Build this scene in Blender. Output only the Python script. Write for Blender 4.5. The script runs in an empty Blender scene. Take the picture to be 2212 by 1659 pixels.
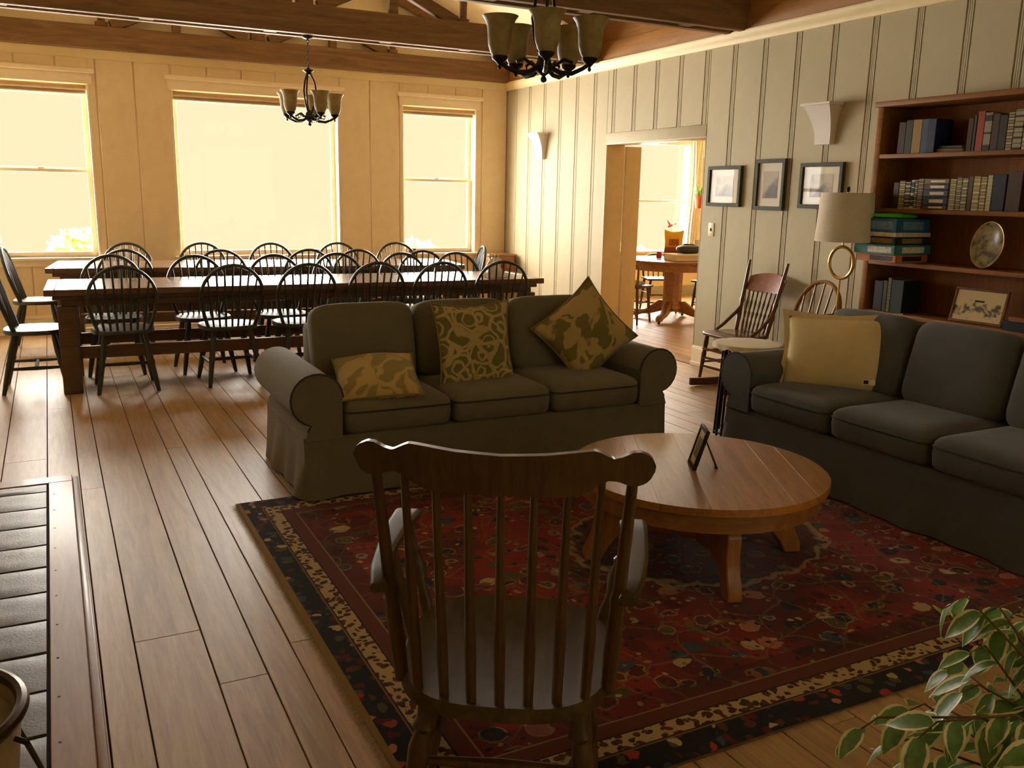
import bpy, bmesh, math, random
from mathutils import Matrix, Vector
from math import sin, cos, pi, sqrt, radians

S = bpy.context.scene
COL = S.collection
# ------------------------------------------------------------------ camera
cam = bpy.data.cameras.new('camera')
cam.sensor_fit = 'HORIZONTAL'; cam.sensor_width = 36.0
cam.lens = 1914.67 / 2212 * 36.0
cam.clip_start = 0.05; cam.clip_end = 200
camo = bpy.data.objects.new('camera', cam); COL.objects.link(camo)
_yaw, _pit, _rol = radians(27.3877), radians(12.081), radians(-1.1464)
_w = Vector((sin(_yaw)*cos(_pit), cos(_yaw)*cos(_pit), -sin(_pit)))
_r = Vector((cos(_yaw), -sin(_yaw), 0)); _d = _w.cross(_r)
_r2 = cos(_rol)*_r + sin(_rol)*_d; _d2 = -sin(_rol)*_r + cos(_rol)*_d
mw = Matrix.Identity(4)
for i in range(3):
    mw[i][0] = _r2[i]; mw[i][1] = -_d2[i]; mw[i][2] = -_w[i]
mw[2][3] = 1.5
camo.matrix_world = mw
S.camera = camo
# ------------------------------------------------------------------ sky and daylight
wd = bpy.data.worlds.new('sky'); S.world = wd; wd.use_nodes = True
wb = wd.node_tree.nodes['Background']
wb.inputs[0].default_value = (1.0, 0.885, 0.54, 1); wb.inputs[1].default_value = 1.03

def sun(name, direction, strength, color, angle):
    l = bpy.data.lights.new(name, 'SUN'); l.energy = strength; l.color = color; l.angle = radians(angle)
    o = bpy.data.objects.new(name, l); COL.objects.link(o)
    o.rotation_euler = Vector(direction).to_track_quat('-Z', 'Y').to_euler()
    o.location = Vector(direction) * -20
    return o
sun('hazy_sun', (0.06, -1.0, -0.45), 80.0, (1.0, 0.94, 0.84), 165)
# ------------------------------------------------------------------ exposure
S.view_settings.view_transform = 'Standard'; S.view_settings.look = 'None'
S.view_settings.exposure = 0.0; S.view_settings.gamma = 1.0
S.view_settings.use_curve_mapping = False
try:
    S.cycles.max_bounces = 10; S.cycles.diffuse_bounces = 6; S.cycles.transparent_max_bounces = 12
    S.cycles.sample_clamp_indirect = 6.0
except Exception: pass

# ================================================================== helpers
def hexl(h, k=1.0):
    h = h.lstrip('#'); o = []
    for i in (0, 2, 4):
        c = int(h[i:i+2], 16)/255.0
        o.append(min(1, (c/12.92 if c <= .04045 else ((c+.055)/1.055)**2.4)*k))
    return tuple(o) + (1.0,)

class NT:
    def __init__(s, name):
        s.m = bpy.data.materials.new(name); s.m.use_nodes = True; s.t = s.m.node_tree
        s.b = s.t.nodes['Principled BSDF']; s.out = s.t.nodes['Material Output']
    def n(s, typ, **k):
        x = s.t.nodes.new(typ)
        for a, v in k.items(): setattr(x, a, v)
        return x
    def l(s, a, b): s.t.links.new(a, b)
    def co(s, scale=(1, 1, 1), rot=(0, 0, 0), loc=(0, 0, 0), kind='Object'):
        c = s.n('ShaderNodeTexCoord'); mp = s.n('ShaderNodeMapping')
        mp.inputs['Scale'].default_value = scale; mp.inputs['Rotation'].default_value = rot; mp.inputs['Location'].default_value = loc
        s.l(c.outputs[kind], mp.inputs[0]); return mp.outputs[0]
    def noise(s, vec, scale, detail=4, rough=.55, dist=0):
        x = s.n('ShaderNodeTexNoise'); x.inputs['Scale'].default_value = scale
        x.inputs['Detail'].default_value = detail; x.inputs['Roughness'].default_value = rough
        x.inputs['Distortion'].default_value = dist
        if vec is not None: s.l(vec, x.inputs['Vector'])
        return x
    def vor(s, vec, scale, feature='F1'):
        x = s.n('ShaderNodeTexVoronoi', feature=feature); x.inputs['Scale'].default_value = scale
        s.l(vec, x.inputs['Vector']); return x
    def ramp(s, fac, stops, interp='LINEAR'):
        x = s.n('ShaderNodeValToRGB'); e = x.color_ramp; e.interpolation = interp
        while len(e.elements) > 2: e.elements.remove(e.elements[-1])
        for i, (p, c) in enumerate(stops):
            q = e.elements[i] if i < 2 else e.elements.new(p)
            q.position = p; q.color = c if len(c) == 4 else tuple(c)+(1,)
        s.l(fac, x.inputs[0]); return x.outputs[0]
    def mix(s, fac, a, b, blend='MIX'):
        x = s.n('ShaderNodeMix', data_type='RGBA', blend_type=blend)
        for sock, v in ((x.inputs[0], fac), (x.inputs[6], a), (x.inputs[7], b)):
            if isinstance(v, (int, float)): sock.default_value = v
            elif isinstance(v, tuple): sock.default_value = v
            else: s.l(v, sock)
        return x.outputs[2]
    def math(s, op, a, b=0.0, c=None):
        x = s.n('ShaderNodeMath', operation=op)
        for i, v in enumerate((a, b) if c is None else (a, b, c)):
            if isinstance(v, (int, float)): x.inputs[i].default_value = v
            else: s.l(v, x.inputs[i])
        return x.outputs[0]
    def bump(s, h, strength=.2, dist=.01):
        x = s.n('ShaderNodeBump'); x.inputs['Strength'].default_value = strength; x.inputs['Distance'].default_value = dist
        s.l(h, x.inputs['Height']); s.l(x.outputs[0], s.b.inputs['Normal'])
    def fin(s, color=None, rough=.5, metal=0, spec=.5, coat=0, coatr=.1, sheen=0, emit=None, es=0):
        if color is not None:
            if isinstance(color, tuple): s.b.inputs['Base Color'].default_value = color
            else: s.l(color, s.b.inputs['Base Color'])
        if isinstance(rough, (int, float)): s.b.inputs['Roughness'].default_value = rough
        else: s.l(rough, s.b.inputs['Roughness'])
        s.b.inputs['Metallic'].default_value = metal; s.b.inputs['Specular IOR Level'].default_value = spec
        s.b.inputs['Coat Weight'].default_value = coat; s.b.inputs['Coat Roughness'].default_value = coatr
        s.b.inputs['Sheen Weight'].default_value = sheen
        if emit: s.b.inputs['Emission Color'].default_value = emit; s.b.inputs['Emission Strength'].default_value = es
        return s.m

def plain(name, hexc, rough=.5, metal=0, spec=.5, coat=0, var=.06, scale=8, bump=0, k=1.0, sheen=0):
    t = NT(name); c = hexl(hexc, k); v = t.co()
    n = t.noise(v, scale, 5)
    lo = tuple(x*(1-var) for x in c[:3])+(1,); hi = tuple(min(1, x*(1+var)) for x in c[:3])+(1,)
    col = t.ramp(n.outputs[0], [(.3, lo), (.7, hi)])
    if bump: t.bump(t.noise(v, scale*12, 3).outputs[0], bump, .004)
    return t.fin(col, rough, metal, spec, coat, sheen=sheen)

def wood(name, h1, h2, axis=0, scale=5, rough=.4, spec=.4, coat=0, coatr=.12, var=.18, k=1.0, stretch=.08, fine=1.0, bump=.08):
    t = NT(name); sc = [1, 1, 1]; sc[axis] = stretch
    v = t.co(tuple(sc)); oi = t.n('ShaderNodeObjectInfo')
    ad = t.n('ShaderNodeVectorMath', operation='ADD'); mu = t.n('ShaderNodeVectorMath', operation='SCALE')
    cr = t.n('ShaderNodeCombineXYZ')
    for i in range(3): t.l(oi.outputs['Random'], cr.inputs[i])
    t.l(cr.outputs[0], mu.inputs[0]); mu.inputs['Scale'].default_value = 37.0
    t.l(v, ad.inputs[0]); t.l(mu.outputs[0], ad.inputs[1])
    n = t.noise(ad.outputs[0], scale*4, 6, .6, 1.2); f = t.noise(ad.outputs[0], scale*22*fine, 3, .6)
    g = t.math('ADD', t.math('MULTIPLY', n.outputs[0], .7), t.math('MULTIPLY', f.outputs[0], .3))
    a, b = hexl(h1, k), hexl(h2, k)
    col = t.ramp(g, [(.33, a), (.66, b)])
    hs = t.n('ShaderNodeHueSaturation'); t.l(col, hs.inputs['Color'])
    t.l(t.math('ADD', t.math('MULTIPLY', oi.outputs['Random'], 2*var), 1-var), hs.inputs['Value'])
    if bump: t.bump(g, bump, .004)
    return t.fin(hs.outputs[0], rough, 0, spec, coat, coatr)

def fabric(name, hexc, k=1.0, rough=.95, scale=260, var=.12, sheen=.15):
    t = NT(name); v = t.co(); n = t.noise(v, scale, 2, .6); n2 = t.noise(v, 7, 3)
    c = hexl(hexc, k)
    col = t.ramp(t.math('ADD', t.math('MULTIPLY', n.outputs[0], .5), t.math('MULTIPLY', n2.outputs[0], .5)),
                 [(.3, tuple(x*(1-var) for x in c[:3])+(1,)), (.7, tuple(min(1, x*(1+var)) for x in c[:3])+(1,))])
    t.bump(n.outputs[0], .25, .002)
    return t.fin(col, rough, 0, .2, sheen=sheen)

ALL = []
def link(o, parent=None):
    COL.objects.link(o)
    if parent is not None: o.parent = parent
    ALL.append(o); return o

def tag(o, label=None, cat=None, group=None, kind=None):
    if label: o['label'] = label
    if cat: o['category'] = cat
    if group: o['group'] = group
    if kind: o['kind'] = kind
    return o

def thing(name, label, cat, loc=(0, 0, 0), rz=0.0, group=None):
    o = bpy.data.objects.new(name, None); o.empty_display_size = .1
    link(o); o.location = loc; o.rotation_euler = (0, 0, rz)
    return tag(o, label, cat, group)

def dup(root, loc, rz, label, group=None):
    r = root.copy(); link(r); r.location = loc; r.rotation_euler = (0, 0, rz); tag(r, label, None, group)
    for ch in [c for c in ALL if c.parent == root]:
        c = ch.copy(); link(c, r)
        for g in [x for x in ALL if x.parent == ch]:
            d = g.copy(); link(d, c)
    return r

class MB:
    def __init__(s): s.v = []; s.f = []; s.uv = {}
    def add(s, vs, fs, M=None):
        k = len(s.v)
        for p in vs:
            p = Vector(p); s.v.append(tuple(M @ p) if M is not None else tuple(p))
        s.f += [tuple(i+k for i in f) for f in fs]; return s
    def box(s, x0, x1, y0, y1, z0, z1, M=None):
        vs = [(x, y, z) for z in (z0, z1) for y in (y0, y1) for x in (x0, x1)]
        return s.add(vs, [(0, 2, 3, 1), (4, 5, 7, 6), (0, 1, 5, 4), (2, 6, 7, 3), (0, 4, 6, 2), (1, 3, 7, 5)], M)
    def hexa(s, lo, hi, M=None):       # lo, hi: four points each, counter-clockwise from above
        vs = list(lo)+list(hi)
        return s.add(vs, [(3, 2, 1, 0), (4, 5, 6, 7)]+[(i, (i+1) % 4, (i+1) % 4+4, i+4) for i in range(4)], M)
    def tube(s, pts, r, n=8, closed=False, M=None, sq=1.0):
        pts = [Vector(p) for p in pts]; m = len(pts)
        rr = [r]*m if isinstance(r, (int, float)) else list(r)
        vs = []; fs = []; up = None
        for i in range(m):
            a = pts[(i-1) % m] if (closed or i > 0) else pts[i]; b = pts[(i+1) % m] if (closed or i < m-1) else pts[i]
            t = (b-a).normalized()
            if up is None:
                up = Vector((0, 0, 1)) if abs(t.z) < .9 else Vector((1, 0, 0))
            u = (up - t*up.dot(t))
            if u.length < 1e-5: u = t.orthogonal()
            u.normalize(); w = t.cross(u); up = u
            for j in range(n):
                q = 2*pi*j/n; vs.append(pts[i] + (u*cos(q)*sq + w*sin(q))*rr[i])
        for i in range(m if closed else m-1):
            for j in range(n):
                a = i*n+j; b = i*n+(j+1) % n; i2 = (i+1) % m
                fs.append((a, b, i2*n+(j+1) % n, i2*n+j))
        if not closed:
            fs.append(tuple(range(n-1, -1, -1))); fs.append(tuple((m-1)*n+j for j in range(n)))
        return s.add(vs, fs, M)
    def rod(s, p, q, r0, r1=None, n=8, M=None): return s.tube([p, q], [r0, r0 if r1 is None else r1], n, False, M)
    def turned(s, p, q, prof, n=8, M=None):     # prof: (t, r)
        p, q = Vector(p), Vector(q)
        return s.tube([p+(q-p)*t for t, r in prof], [r for t, r in prof], n, False, M)
    def lathe(s, prof, n=20, M=None, cap=True):
        vs = []; fs = []; m = len(prof)
        for r, z in prof:
            for j in range(n):
                q = 2*pi*j/n; vs.append((r*cos(q), r*sin(q), z))
        for i in range(m-1):
            for j in range(n):
                fs.append((i*n+j, i*n+(j+1) % n, (i+1)*n+(j+1) % n, (i+1)*n+j))
        if cap: fs.append(tuple(range(n-1, -1, -1))); fs.append(tuple((m-1)*n+j for j in range(n)))
        return s.add(vs, fs, M)
    def prism(s, poly, z0, z1, M=None):
        n = len(poly); vs = [(x, y, z0) for x, y in poly]+[(x, y, z1) for x, y in poly]
        fs = [tuple(range(n-1, -1, -1)), tuple(range(n, 2*n))]+[(i, (i+1) % n, (i+1) % n+n, i+n) for i in range(n)]
        return s.add(vs, fs, M)
    def grid(s, fn, nu, nv, closeu=False, M=None):
        k = nu if closeu else nu+1
        vs = [fn(i/nu, j/nv) for j in range(nv+1) for i in range(k)]
        fs = [(j*k+i, j*k+(i+1) % k, (j+1)*k+(i+1) % k, (j+1)*k+i) for j in range(nv) for i in range(nu)]
        return s.add(vs, fs, M)
    def selip(s, a, b, c, e1=.5, e2=.3, nu=28, nv=12, M=None):   # soft rounded box
        f = lambda x, e: math.copysign(abs(x)**e, x)
        vs = [(0, 0, -c)]; fs = []
        for j in range(1, nv):
            p = -pi/2+pi*j/nv
            for i in range(nu):
                q = 2*pi*i/nu
                vs.append((a*f(cos(p), e1)*f(cos(q), e2), b*f(cos(p), e1)*f(sin(q), e2), c*f(sin(p), e1)))
        vs.append((0, 0, c)); L = len(vs)-1
        for i in range(nu):
            fs.append((0, 1+(i+1) % nu, 1+i)); o = 1+(nv-2)*nu
            fs.append((L, o+i, o+(i+1) % nu))
        for j in range(nv-2):
            for i in range(nu):
                o = 1+j*nu; fs.append((o+i, o+(i+1) % nu, o+nu+(i+1) % nu, o+nu+i))
        return s.add(vs, fs, M)
    def mesh(s, name, mat=None, smooth=True, bev=0, ang=40, seg=2):
        me = bpy.data.meshes.new(name); me.from_pydata(s.v, [], s.f); me.update()
        bm = bmesh.new(); bm.from_mesh(me)
        bmesh.ops.recalc_face_normals(bm, faces=bm.faces)
        if bev:
            es = [e for e in bm.edges if e.is_manifold and e.calc_face_angle(0) > .6]
            bmesh.ops.bevel(bm, geom=es, offset=bev, segments=seg, affect='EDGES', profile=.5, clamp_overlap=True)
        bm.to_mesh(me); bm.free()
        if smooth:
            me.shade_smooth()
            try: me.set_sharp_from_angle(angle=radians(ang))
            except Exception: pass
        if mat: me.materials.append(mat)
        return me
    def build(s, name, mat, parent=None, smooth=True, bev=0, ang=40, seg=2, label=None):
        o = bpy.data.objects.new(name, s.mesh(name, mat, smooth, bev, ang, seg)); link(o, parent)
        if label: o['label'] = label
        return o

def T(x=0, y=0, z=0): return Matrix.Translation((x, y, z))
def RX(a): return Matrix.Rotation(a, 4, 'X')
def RY(a): return Matrix.Rotation(a, 4, 'Y')
def RZ(a): return Matrix.Rotation(a, 4, 'Z')
def box(name, mat, b, parent=None, bev=0, M=None, label=None):
    return MB().box(*b, M=M).build(name, mat, parent, bev=bev, label=label)
def struct(o): o['kind'] = 'structure'; return o
def frame_mb(mb, y0, y1, z0, z1, x0, x1, t):   # rectangular frame in the YZ plane
    mb.box(x0, x1, y0, y1, z0, z0+t); mb.box(x0, x1, y0, y1, z1-t, z1)
    mb.box(x0, x1, y0, y0+t, z0+t, z1-t); mb.box(x0, x1, y1-t, y1, z0+t, z1-t); return mb
random.seed(7)
# ================================================================== materials
M_ = {}
M_['plank'] = wood('floor_wood', '#a37f55', '#c6a273', 1, 5, rough=.44, spec=.5, coat=.10, coatr=.35, var=.08, stretch=.07)
M_['subfloor'] = plain('subfloor_dark', '#1c120b', .9)
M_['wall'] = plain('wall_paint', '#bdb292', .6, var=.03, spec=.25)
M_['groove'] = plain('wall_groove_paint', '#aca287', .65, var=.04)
M_['wallfar_lit'] = plain('wall_far_lit_tint', '#ead2a8', .6, var=.04)  # wall paint warmed and lightened: floor bounce and window glare put into the colour
M_['trim'] = plain('white_trim_paint', '#f6e4c2', .45, var=.03, spec=.4)
M_['cornice'] = plain('cream_cornice_paint', '#ecd6a0', .45, var=.03)
M_['ceil'] = plain('ceiling_cream', '#f8e8c0', .8, var=.04)
M_['beam'] = wood('beam_wood', '#6c5034', '#8f6d47', 0, 4, rough=.65, spec=.2, var=.1)
M_['frieze'] = wood('frieze_wood', '#8a5a22', '#ac772e', 1, 4, rough=.55, var=.06)
M_['jamb'] = plain('jamb_paint', '#e2c99c', .5, var=.05)
def glass_mat(name, tint=(1, 1, 1, 1), gl=1.0):
    t = NT(name); t.t.nodes.remove(t.b)
    tr = t.n('ShaderNodeBsdfTransparent'); tr.inputs[0].default_value = tint
    g = t.n('ShaderNodeBsdfGlossy'); g.inputs['Roughness'].default_value = .02
    fr = t.n('ShaderNodeFresnel'); fr.inputs[0].default_value = 1.45
    ge = t.n('ShaderNodeNewGeometry'); fac = t.math('MULTIPLY', fr.outputs[0], t.math('MULTIPLY', t.math('SUBTRACT', 1.0, ge.outputs['Backfacing']), gl))
    mx = t.n('ShaderNodeMixShader'); t.l(fac, mx.inputs[0]); t.l(tr.outputs[0], mx.inputs[1]); t.l(g.outputs[0], mx.inputs[2])
    t.l(mx.outputs[0], t.out.inputs[0]); return t.m
M_['glass'] = glass_mat('window_glass')
M_['blind'] = fabric('blind_fabric', '#b79a74')
M_['tile'] = plain('hearth_tile', '#5c5452', .40, spec=.45, var=.25, scale=9, bump=.25)
M_['hearthwood'] = wood('hearth_border_wood', '#8a6448', '#a67c5c', 1, 5, rough=.42, coat=.1, var=.05)
M_['chair'] = plain('dark_green_black_paint', '#37362c', .38, spec=.45, coat=.1, var=.12)
M_['chairseat'] = plain('dark_seat_paint', '#34342c', .28, spec=.55, coat=.25, var=.12)
M_['table'] = wood('dark_table_wood', '#4e3626', '#6b4d37', 0, 5, rough=.4, spec=.4, coat=.1, coatr=.2, var=.12)
M_['tabletop'] = wood('table_top_wood', '#5b3f2c', '#7a573e', 0, 5, rough=.26, spec=.5, coat=.3, coatr=.15, var=.12)
M_['sofa'] = fabric('sofa_grey_fabric', '#736a53', var=.14)
M_['sofapipe'] = fabric('sofa_piping', '#3e3b33')
M_['sofa2'] = fabric('sofa_blue_grey_fabric', '#565450', var=.14)
M_['oak'] = wood('oak_wood', '#85552a', '#ab7438', 0, 5, rough=.34, coat=.2, coatr=.2, var=.2)
M_['oakleg'] = wood('oak_leg', '#83511f', '#a66b2b', 2, 5, rough=.38, coat=.15, var=.06)
M_['rocker'] = wood('dark_maple', '#463018', '#5f4420', 2, 5, rough=.34, spec=.3, coat=.12, coatr=.25, var=.04)
M_['rockerseat'] = wood('dark_maple_seat', '#44331a', '#5c4823', 1, 4, rough=.55, spec=.14, coat=0, var=.04)
M_['press'] = wood('pressback_oak', '#4c2b17', '#7a4a2c', 2, 6, rough=.3, coat=.4, var=.06)
M_['presspanel'] = wood('pressback_panel', '#7d4b33', '#a26b50', 1, 6, rough=.28, coat=.5, var=.05, bump=.5)
M_['bent'] = wood('bentwood', '#70471f', '#96652f', 2, 6, rough=.35, var=.05)
M_['bookcase'] = wood('bookcase_wood', '#7a4a1a', '#946028', 1, 4, rough=.55, spec=.2, coat=.0, var=.06)
M_['bookback'] = wood('bookcase_back_wood', '#74400f', '#8d5317', 2, 4, rough=.6, spec=.2, var=.04)
M_['bronze'] = plain('dark_bronze', '#2d261c', .45, metal=.6, var=.2)
M_['brass'] = plain('brushed_brass', '#c9a55c', .28, metal=.9, var=.06)
M_['black'] = plain('black_matte', '#151413', .6)
M_['blackgloss'] = plain('black_gloss', '#161514', .25)
M_['white'] = plain('white_plaster', '#e6dfd8', .6, var=.02)
M_['paper'] = plain('paper_white', '#e8e0cc', .8, var=.03)
M_['cream'] = fabric('cream_cloth', '#dcc592')
M_['shade'] = fabric('lampshade_linen', '#d9cbb4', scale=120)
M_['red'] = plain('red_paint', '#c02a22', .5)
M_['orange'] = plain('orange_print', '#d8622a', .6)
M_['terracotta'] = plain('terracotta', '#b9572f', .8, var=.1)
def shade_glass():
    t = NT('amber_frosted_glass'); v = t.co()
    n = t.noise(v, 14, 4, .6, .6)
    col = t.ramp(n.outputs[0], [(.3, hexl('#a8935a')), (.7, hexl('#c9b87c'))])
    t.fin(col, .45, 0, .5); t.b.inputs['Transmission Weight'].default_value = .0
    tr = t.n('ShaderNodeBsdfTranslucent'); t.l(col, tr.inputs[0])
    mx = t.n('ShaderNodeMixShader'); mx.inputs[0].default_value = .35
    t.l(t.b.outputs[0], mx.inputs[1]); t.l(tr.outputs[0], mx.inputs[2]); t.l(mx.outputs[0], t.out.inputs[0])
    return t.m
M_['amber'] = shade_glass()
def leaf_mat(name, c1, c2, edge, uvmode=True):
    t = NT(name); n = t.noise(t.co(), 30, 3)
    base = t.ramp(n.outputs[0], [(.35, hexl(c1)), (.65, hexl(c2))])
    if uvmode:
        uv = t.n('ShaderNodeUVMap'); sp = t.n('ShaderNodeSeparateXYZ'); t.l(uv.outputs[0], sp.inputs[0])
        e = t.math('ABSOLUTE', t.math('SUBTRACT', sp.outputs[0], .5))
        e = t.math('ADD', e, t.math('MULTIPLY', t.math('SUBTRACT', n.outputs[0], .5), .35))
        f = t.ramp(e, [(.34, (0, 0, 0)), (.37, (1, 1, 1))]); base = t.mix(f, base, hexl(edge))
    t.fin(base, .38, 0, .5)
    tr = t.n('ShaderNodeBsdfTranslucent'); t.l(base, tr.inputs[0])
    mx = t.n('ShaderNodeMixShader'); mx.inputs[0].default_value = .3
    t.l(t.b.outputs[0], mx.inputs[1]); t.l(tr.outputs[0], mx.inputs[2]); t.l(mx.outputs[0], t.out.inputs[0])
    return t.m
M_['leaf'] = leaf_mat('variegated_leaf', '#5c8040', '#86a65c', '#f2e8ac')
M_['youngleaf'] = leaf_mat('young_leaf', '#90b030', '#b8cc48', '#d6dc70')
M_['bark'] = plain('bark', '#6a4c2c', .9, var=.2, scale=30)
M_['foliage'] = leaf_mat('outdoor_foliage', '#e2c860', '#f4e08c', '#e6cc55', False)
def damask(name, base, fig, scale, mode):
    t = NT(name); v = t.co((1, 1, 1)); n = t.noise(v, scale*.9, 2, .5, .8)
    wv = t.n('ShaderNodeMix', data_type='VECTOR'); wv.inputs[0].default_value = .12 if mode else .05
    t.l(v, wv.inputs[4]); t.l(n.outputs['Color'], wv.inputs[5])
    if mode == 0:
        vo = t.vor(wv.outputs[1], scale)
        d = t.math('FRACT', t.math('MULTIPLY', vo.outputs['Distance'], 3.2))
        f = t.ramp(d, [(.0, (0, 0, 0)), (.06, (1, 1, 1)), (.26, (1, 1, 1)), (.32, (0, 0, 0))])
        e = t.vor(wv.outputs[1], scale, 'DISTANCE_TO_EDGE'); f2 = t.ramp(e.outputs[0], [(.05, (1, 1, 1)), (.09, (0, 0, 0))])
        f = t.mix(1.0, f, f2, 'LIGHTEN')
    else:
        n2 = t.noise(wv.outputs[1], scale*.75, 1.5, .4, 1.6)
        f = t.ramp(n2.outputs[0], [(.50, (0, 0, 0)), (.53, (1, 1, 1))])
        e = t.vor(wv.outputs[1], scale*.6, 'DISTANCE_TO_EDGE'); f2 = t.ramp(e.outputs[0], [(.03, (1, 1, 1)), (.05, (0, 0, 0))])
        f = t.mix(1.0, f, f2, 'LIGHTEN')
    w = t.noise(v, 240, 2); t.bump(w.outputs[0], .25, .002)
    return t.fin(t.mix(f, hexl(base), hexl(fig)), .95, 0, .15, sheen=.15)
M_['pil_a'] = damask('damask_olive_outline', '#7d723e', '#c0a86c', 9, 0)
M_['pil_b'] = damask('damask_olive_bold', '#82743f', '#bfa168', 6.5, 1)
M_['pil_c'] = damask('damask_olive_pale', '#9c8b52', '#c8a96c', 5.5, 1)
M_['pilpipe'] = fabric('pillow_piping', '#8f7d48')

def rug_mat(W, H):
    t = NT('persian_rug'); c = t.n('ShaderNodeTexCoord'); sp = t.n('ShaderNodeSeparateXYZ'); t.l(c.outputs['Object'], sp.inputs[0])
    x, y = sp.outputs[0], sp.outputs[1]
    dx = t.math('SUBTRACT', W/2, t.math('ABSOLUTE', x)); dy = t.math('SUBTRACT', H/2, t.math('ABSOLUTE', y))
    d = t.math('MINIMUM', dx, dy)
    v = c.outputs['Object']
    n = t.noise(v, 9, 3, .5, .6)
    wv = t.n('ShaderNodeMix', data_type='VECTOR'); wv.inputs[0].default_value = .07
    t.l(v, wv.inputs[4]); t.l(n.outputs['Color'], wv.inputs[5]); V = wv.outputs[1]
    red, dred, navy, cream, pink, brown, oliv, blu = [hexl(h) for h in ('#8e2621', '#5c1a14', '#23202a', '#b59a6a', '#b06a52', '#5e2f1c', '#54492a', '#3c4450')]
    # field: red ground with dense flower blooms, leaves and vines
    big = t.noise(v, 2.6, 3, .5, .4)
    v1 = t.vor(V, 11); ra = t.n('ShaderNodeSeparateColor'); t.l(v1.outputs['Color'], ra.inputs[0])
    pal = t.ramp(ra.outputs[0], [(0, dred), (.22, navy), (.36, brown), (.5, dred), (.6, pink), (.68, oliv), (.8, cream), (.86, blu), (.93, brown)], 'CONSTANT')
    bl = t.ramp(t.math('ADD', v1.outputs['Distance'], t.math('MULTIPLY', t.noise(v, 70, 2).outputs[0], .12)), [(.10, (1, 1, 1)), (.46, (1, 1, 1)), (.49, (0, 0, 0))])
    ground = t.ramp(big.outputs[0], [(.40, hexl('#5f2018')), (.56, hexl('#8a261f'))])
    field = t.mix(bl, ground, pal)
    ring = t.ramp(v1.outputs['Distance'], [(.34, (0, 0, 0)), (.38, (1, 1, 1)), (.41, (1, 1, 1)), (.44, (0, 0, 0))])
    field = t.mix(t.math('MULTIPLY', t.math('MULTIPLY', ring, .6), t.ramp(ra.outputs[1], [(.5, (0, 0, 0)), (.52, (1, 1, 1))])), field, cream)
    core = t.ramp(v1.outputs['Distance'], [(.07, (1, 1, 1)), (.10, (0, 0, 0))])
    field = t.mix(t.math('MULTIPLY', core, .7), field, pink)
    v2 = t.vor(V, 30); rb = t.n('ShaderNodeSeparateColor'); t.l(v2.outputs['Color'], rb.inputs[0])
    sm = t.math('MULTIPLY', t.ramp(v2.outputs['Distance'], [(.30, (1, 1, 1)), (.36, (0, 0, 0))]), t.ramp(rb.outputs[0], [(.50, (0, 0, 0)), (.52, (1, 1, 1))]))
    pal2 = t.ramp(rb.outputs[1], [(0, navy), (.3, cream), (.42, dred), (.62, pink), (.72, brown), (.86, oliv)], 'CONSTANT')
    field = t.mix(sm, field, pal2)
    ed = t.vor(V, 5.2, 'DISTANCE_TO_EDGE'); vine = t.ramp(ed.outputs[0], [(.010, (1, 1, 1)), (.024, (0, 0, 0))])
    field = t.mix(t.math('MULTIPLY', vine, .7), field, hexl('#7c6238'))
    n3 = t.noise(v, 26, 3, .6, 2.0); sq = t.ramp(n3.outputs[0], [(.485, (0, 0, 0)), (.495, (1, 1, 1)), (.505, (1, 1, 1)), (.515, (0, 0, 0))])
    field = t.mix(t.math('MULTIPLY', sq, .45), field, hexl('#2a1d1e'))
    # navy medallion in the middle, dark corner spandrels
    rr = t.math('SQRT', t.math('ADD', t.math('POWER', t.math('DIVIDE', x, .62), 2), t.math('POWER', t.math('DIVIDE', y, .48), 2)))
    rr = t.math('ADD', rr, t.math('MULTIPLY', t.math('SUBTRACT', n.outputs[0], .5), .35))
    med = t.ramp(rr, [(.96, (1, 1, 1)), (1.0, (0, 0, 0))])
    dk = t.mix(.6, field, navy); field = t.mix(med, field, dk)
    rl = t.ramp(rr, [(.93, (0, 0, 0)), (.96, (1, 1, 1)), (1.0, (1, 1, 1)), (1.03, (0, 0, 0))]); field = t.mix(t.math('MULTIPLY', rl, .6), field, cream)
    # outer borders
    v3 = t.vor(V, 24); rc = t.n('ShaderNodeSeparateColor'); t.l(v3.outputs['Color'], rc.inputs[0])
    dkp = t.ramp(rc.outputs[0], [(0, navy), (.22, dred), (.42, brown), (.55, hexl('#a3392c')), (.63, oliv), (.76, pink), (.82, blu), (.92, cream)], 'CONSTANT')
    b_dark = t.mix(t.ramp(v3.outputs['Distance'], [(.40, (1, 1, 1)), (.46, (0, 0, 0))]), hexl('#1d191d'), dkp)
    v4 = t.vor(V, 38); rd = t.n('ShaderNodeSeparateColor'); t.l(v4.outputs['Color'], rd.inputs[0])
    sp4 = t.ramp(v4.outputs['Distance'], [(.43, (1, 1, 1)), (.50, (0, 0, 0))])
    b_cream = t.mix(sp4, cream, t.ramp(rd.outputs[0], [(0, brown), (.5, hexl('#4a1f18')), (.75, hexl('#3c2a1c'))], 'CONSTANT'))
    b_str = t.mix(t.math('MULTIPLY', t.noise(v, 160, 2).outputs[0], .5), hexl('#6b3020'), hexl('#4a2216'))
    inr = t.mix(.45, field, hexl('#241d1c'))
    def step(a): return t.math('GREATER_THAN', d, a)
    col = t.mix(t.math('GREATER_THAN', dx, .024), hexl('#8a6a34'), b_dark)
    for a, cc in ((.103, hexl('#7a5a34')), (.110, hexl('#2a1c16')), (.115, b_cream), (.176, hexl('#2a1c16')), (.182, b_str), (.236, hexl('#8a6a42')), (.243, inr), (.33, field)):
        col = t.mix(step(a), col, cc)
    w = t.noise(v, 320, 2); t.bump(w.outputs[0], .4, .004)
    return t.fin(col, .97, 0, .1, sheen=.1)
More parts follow.
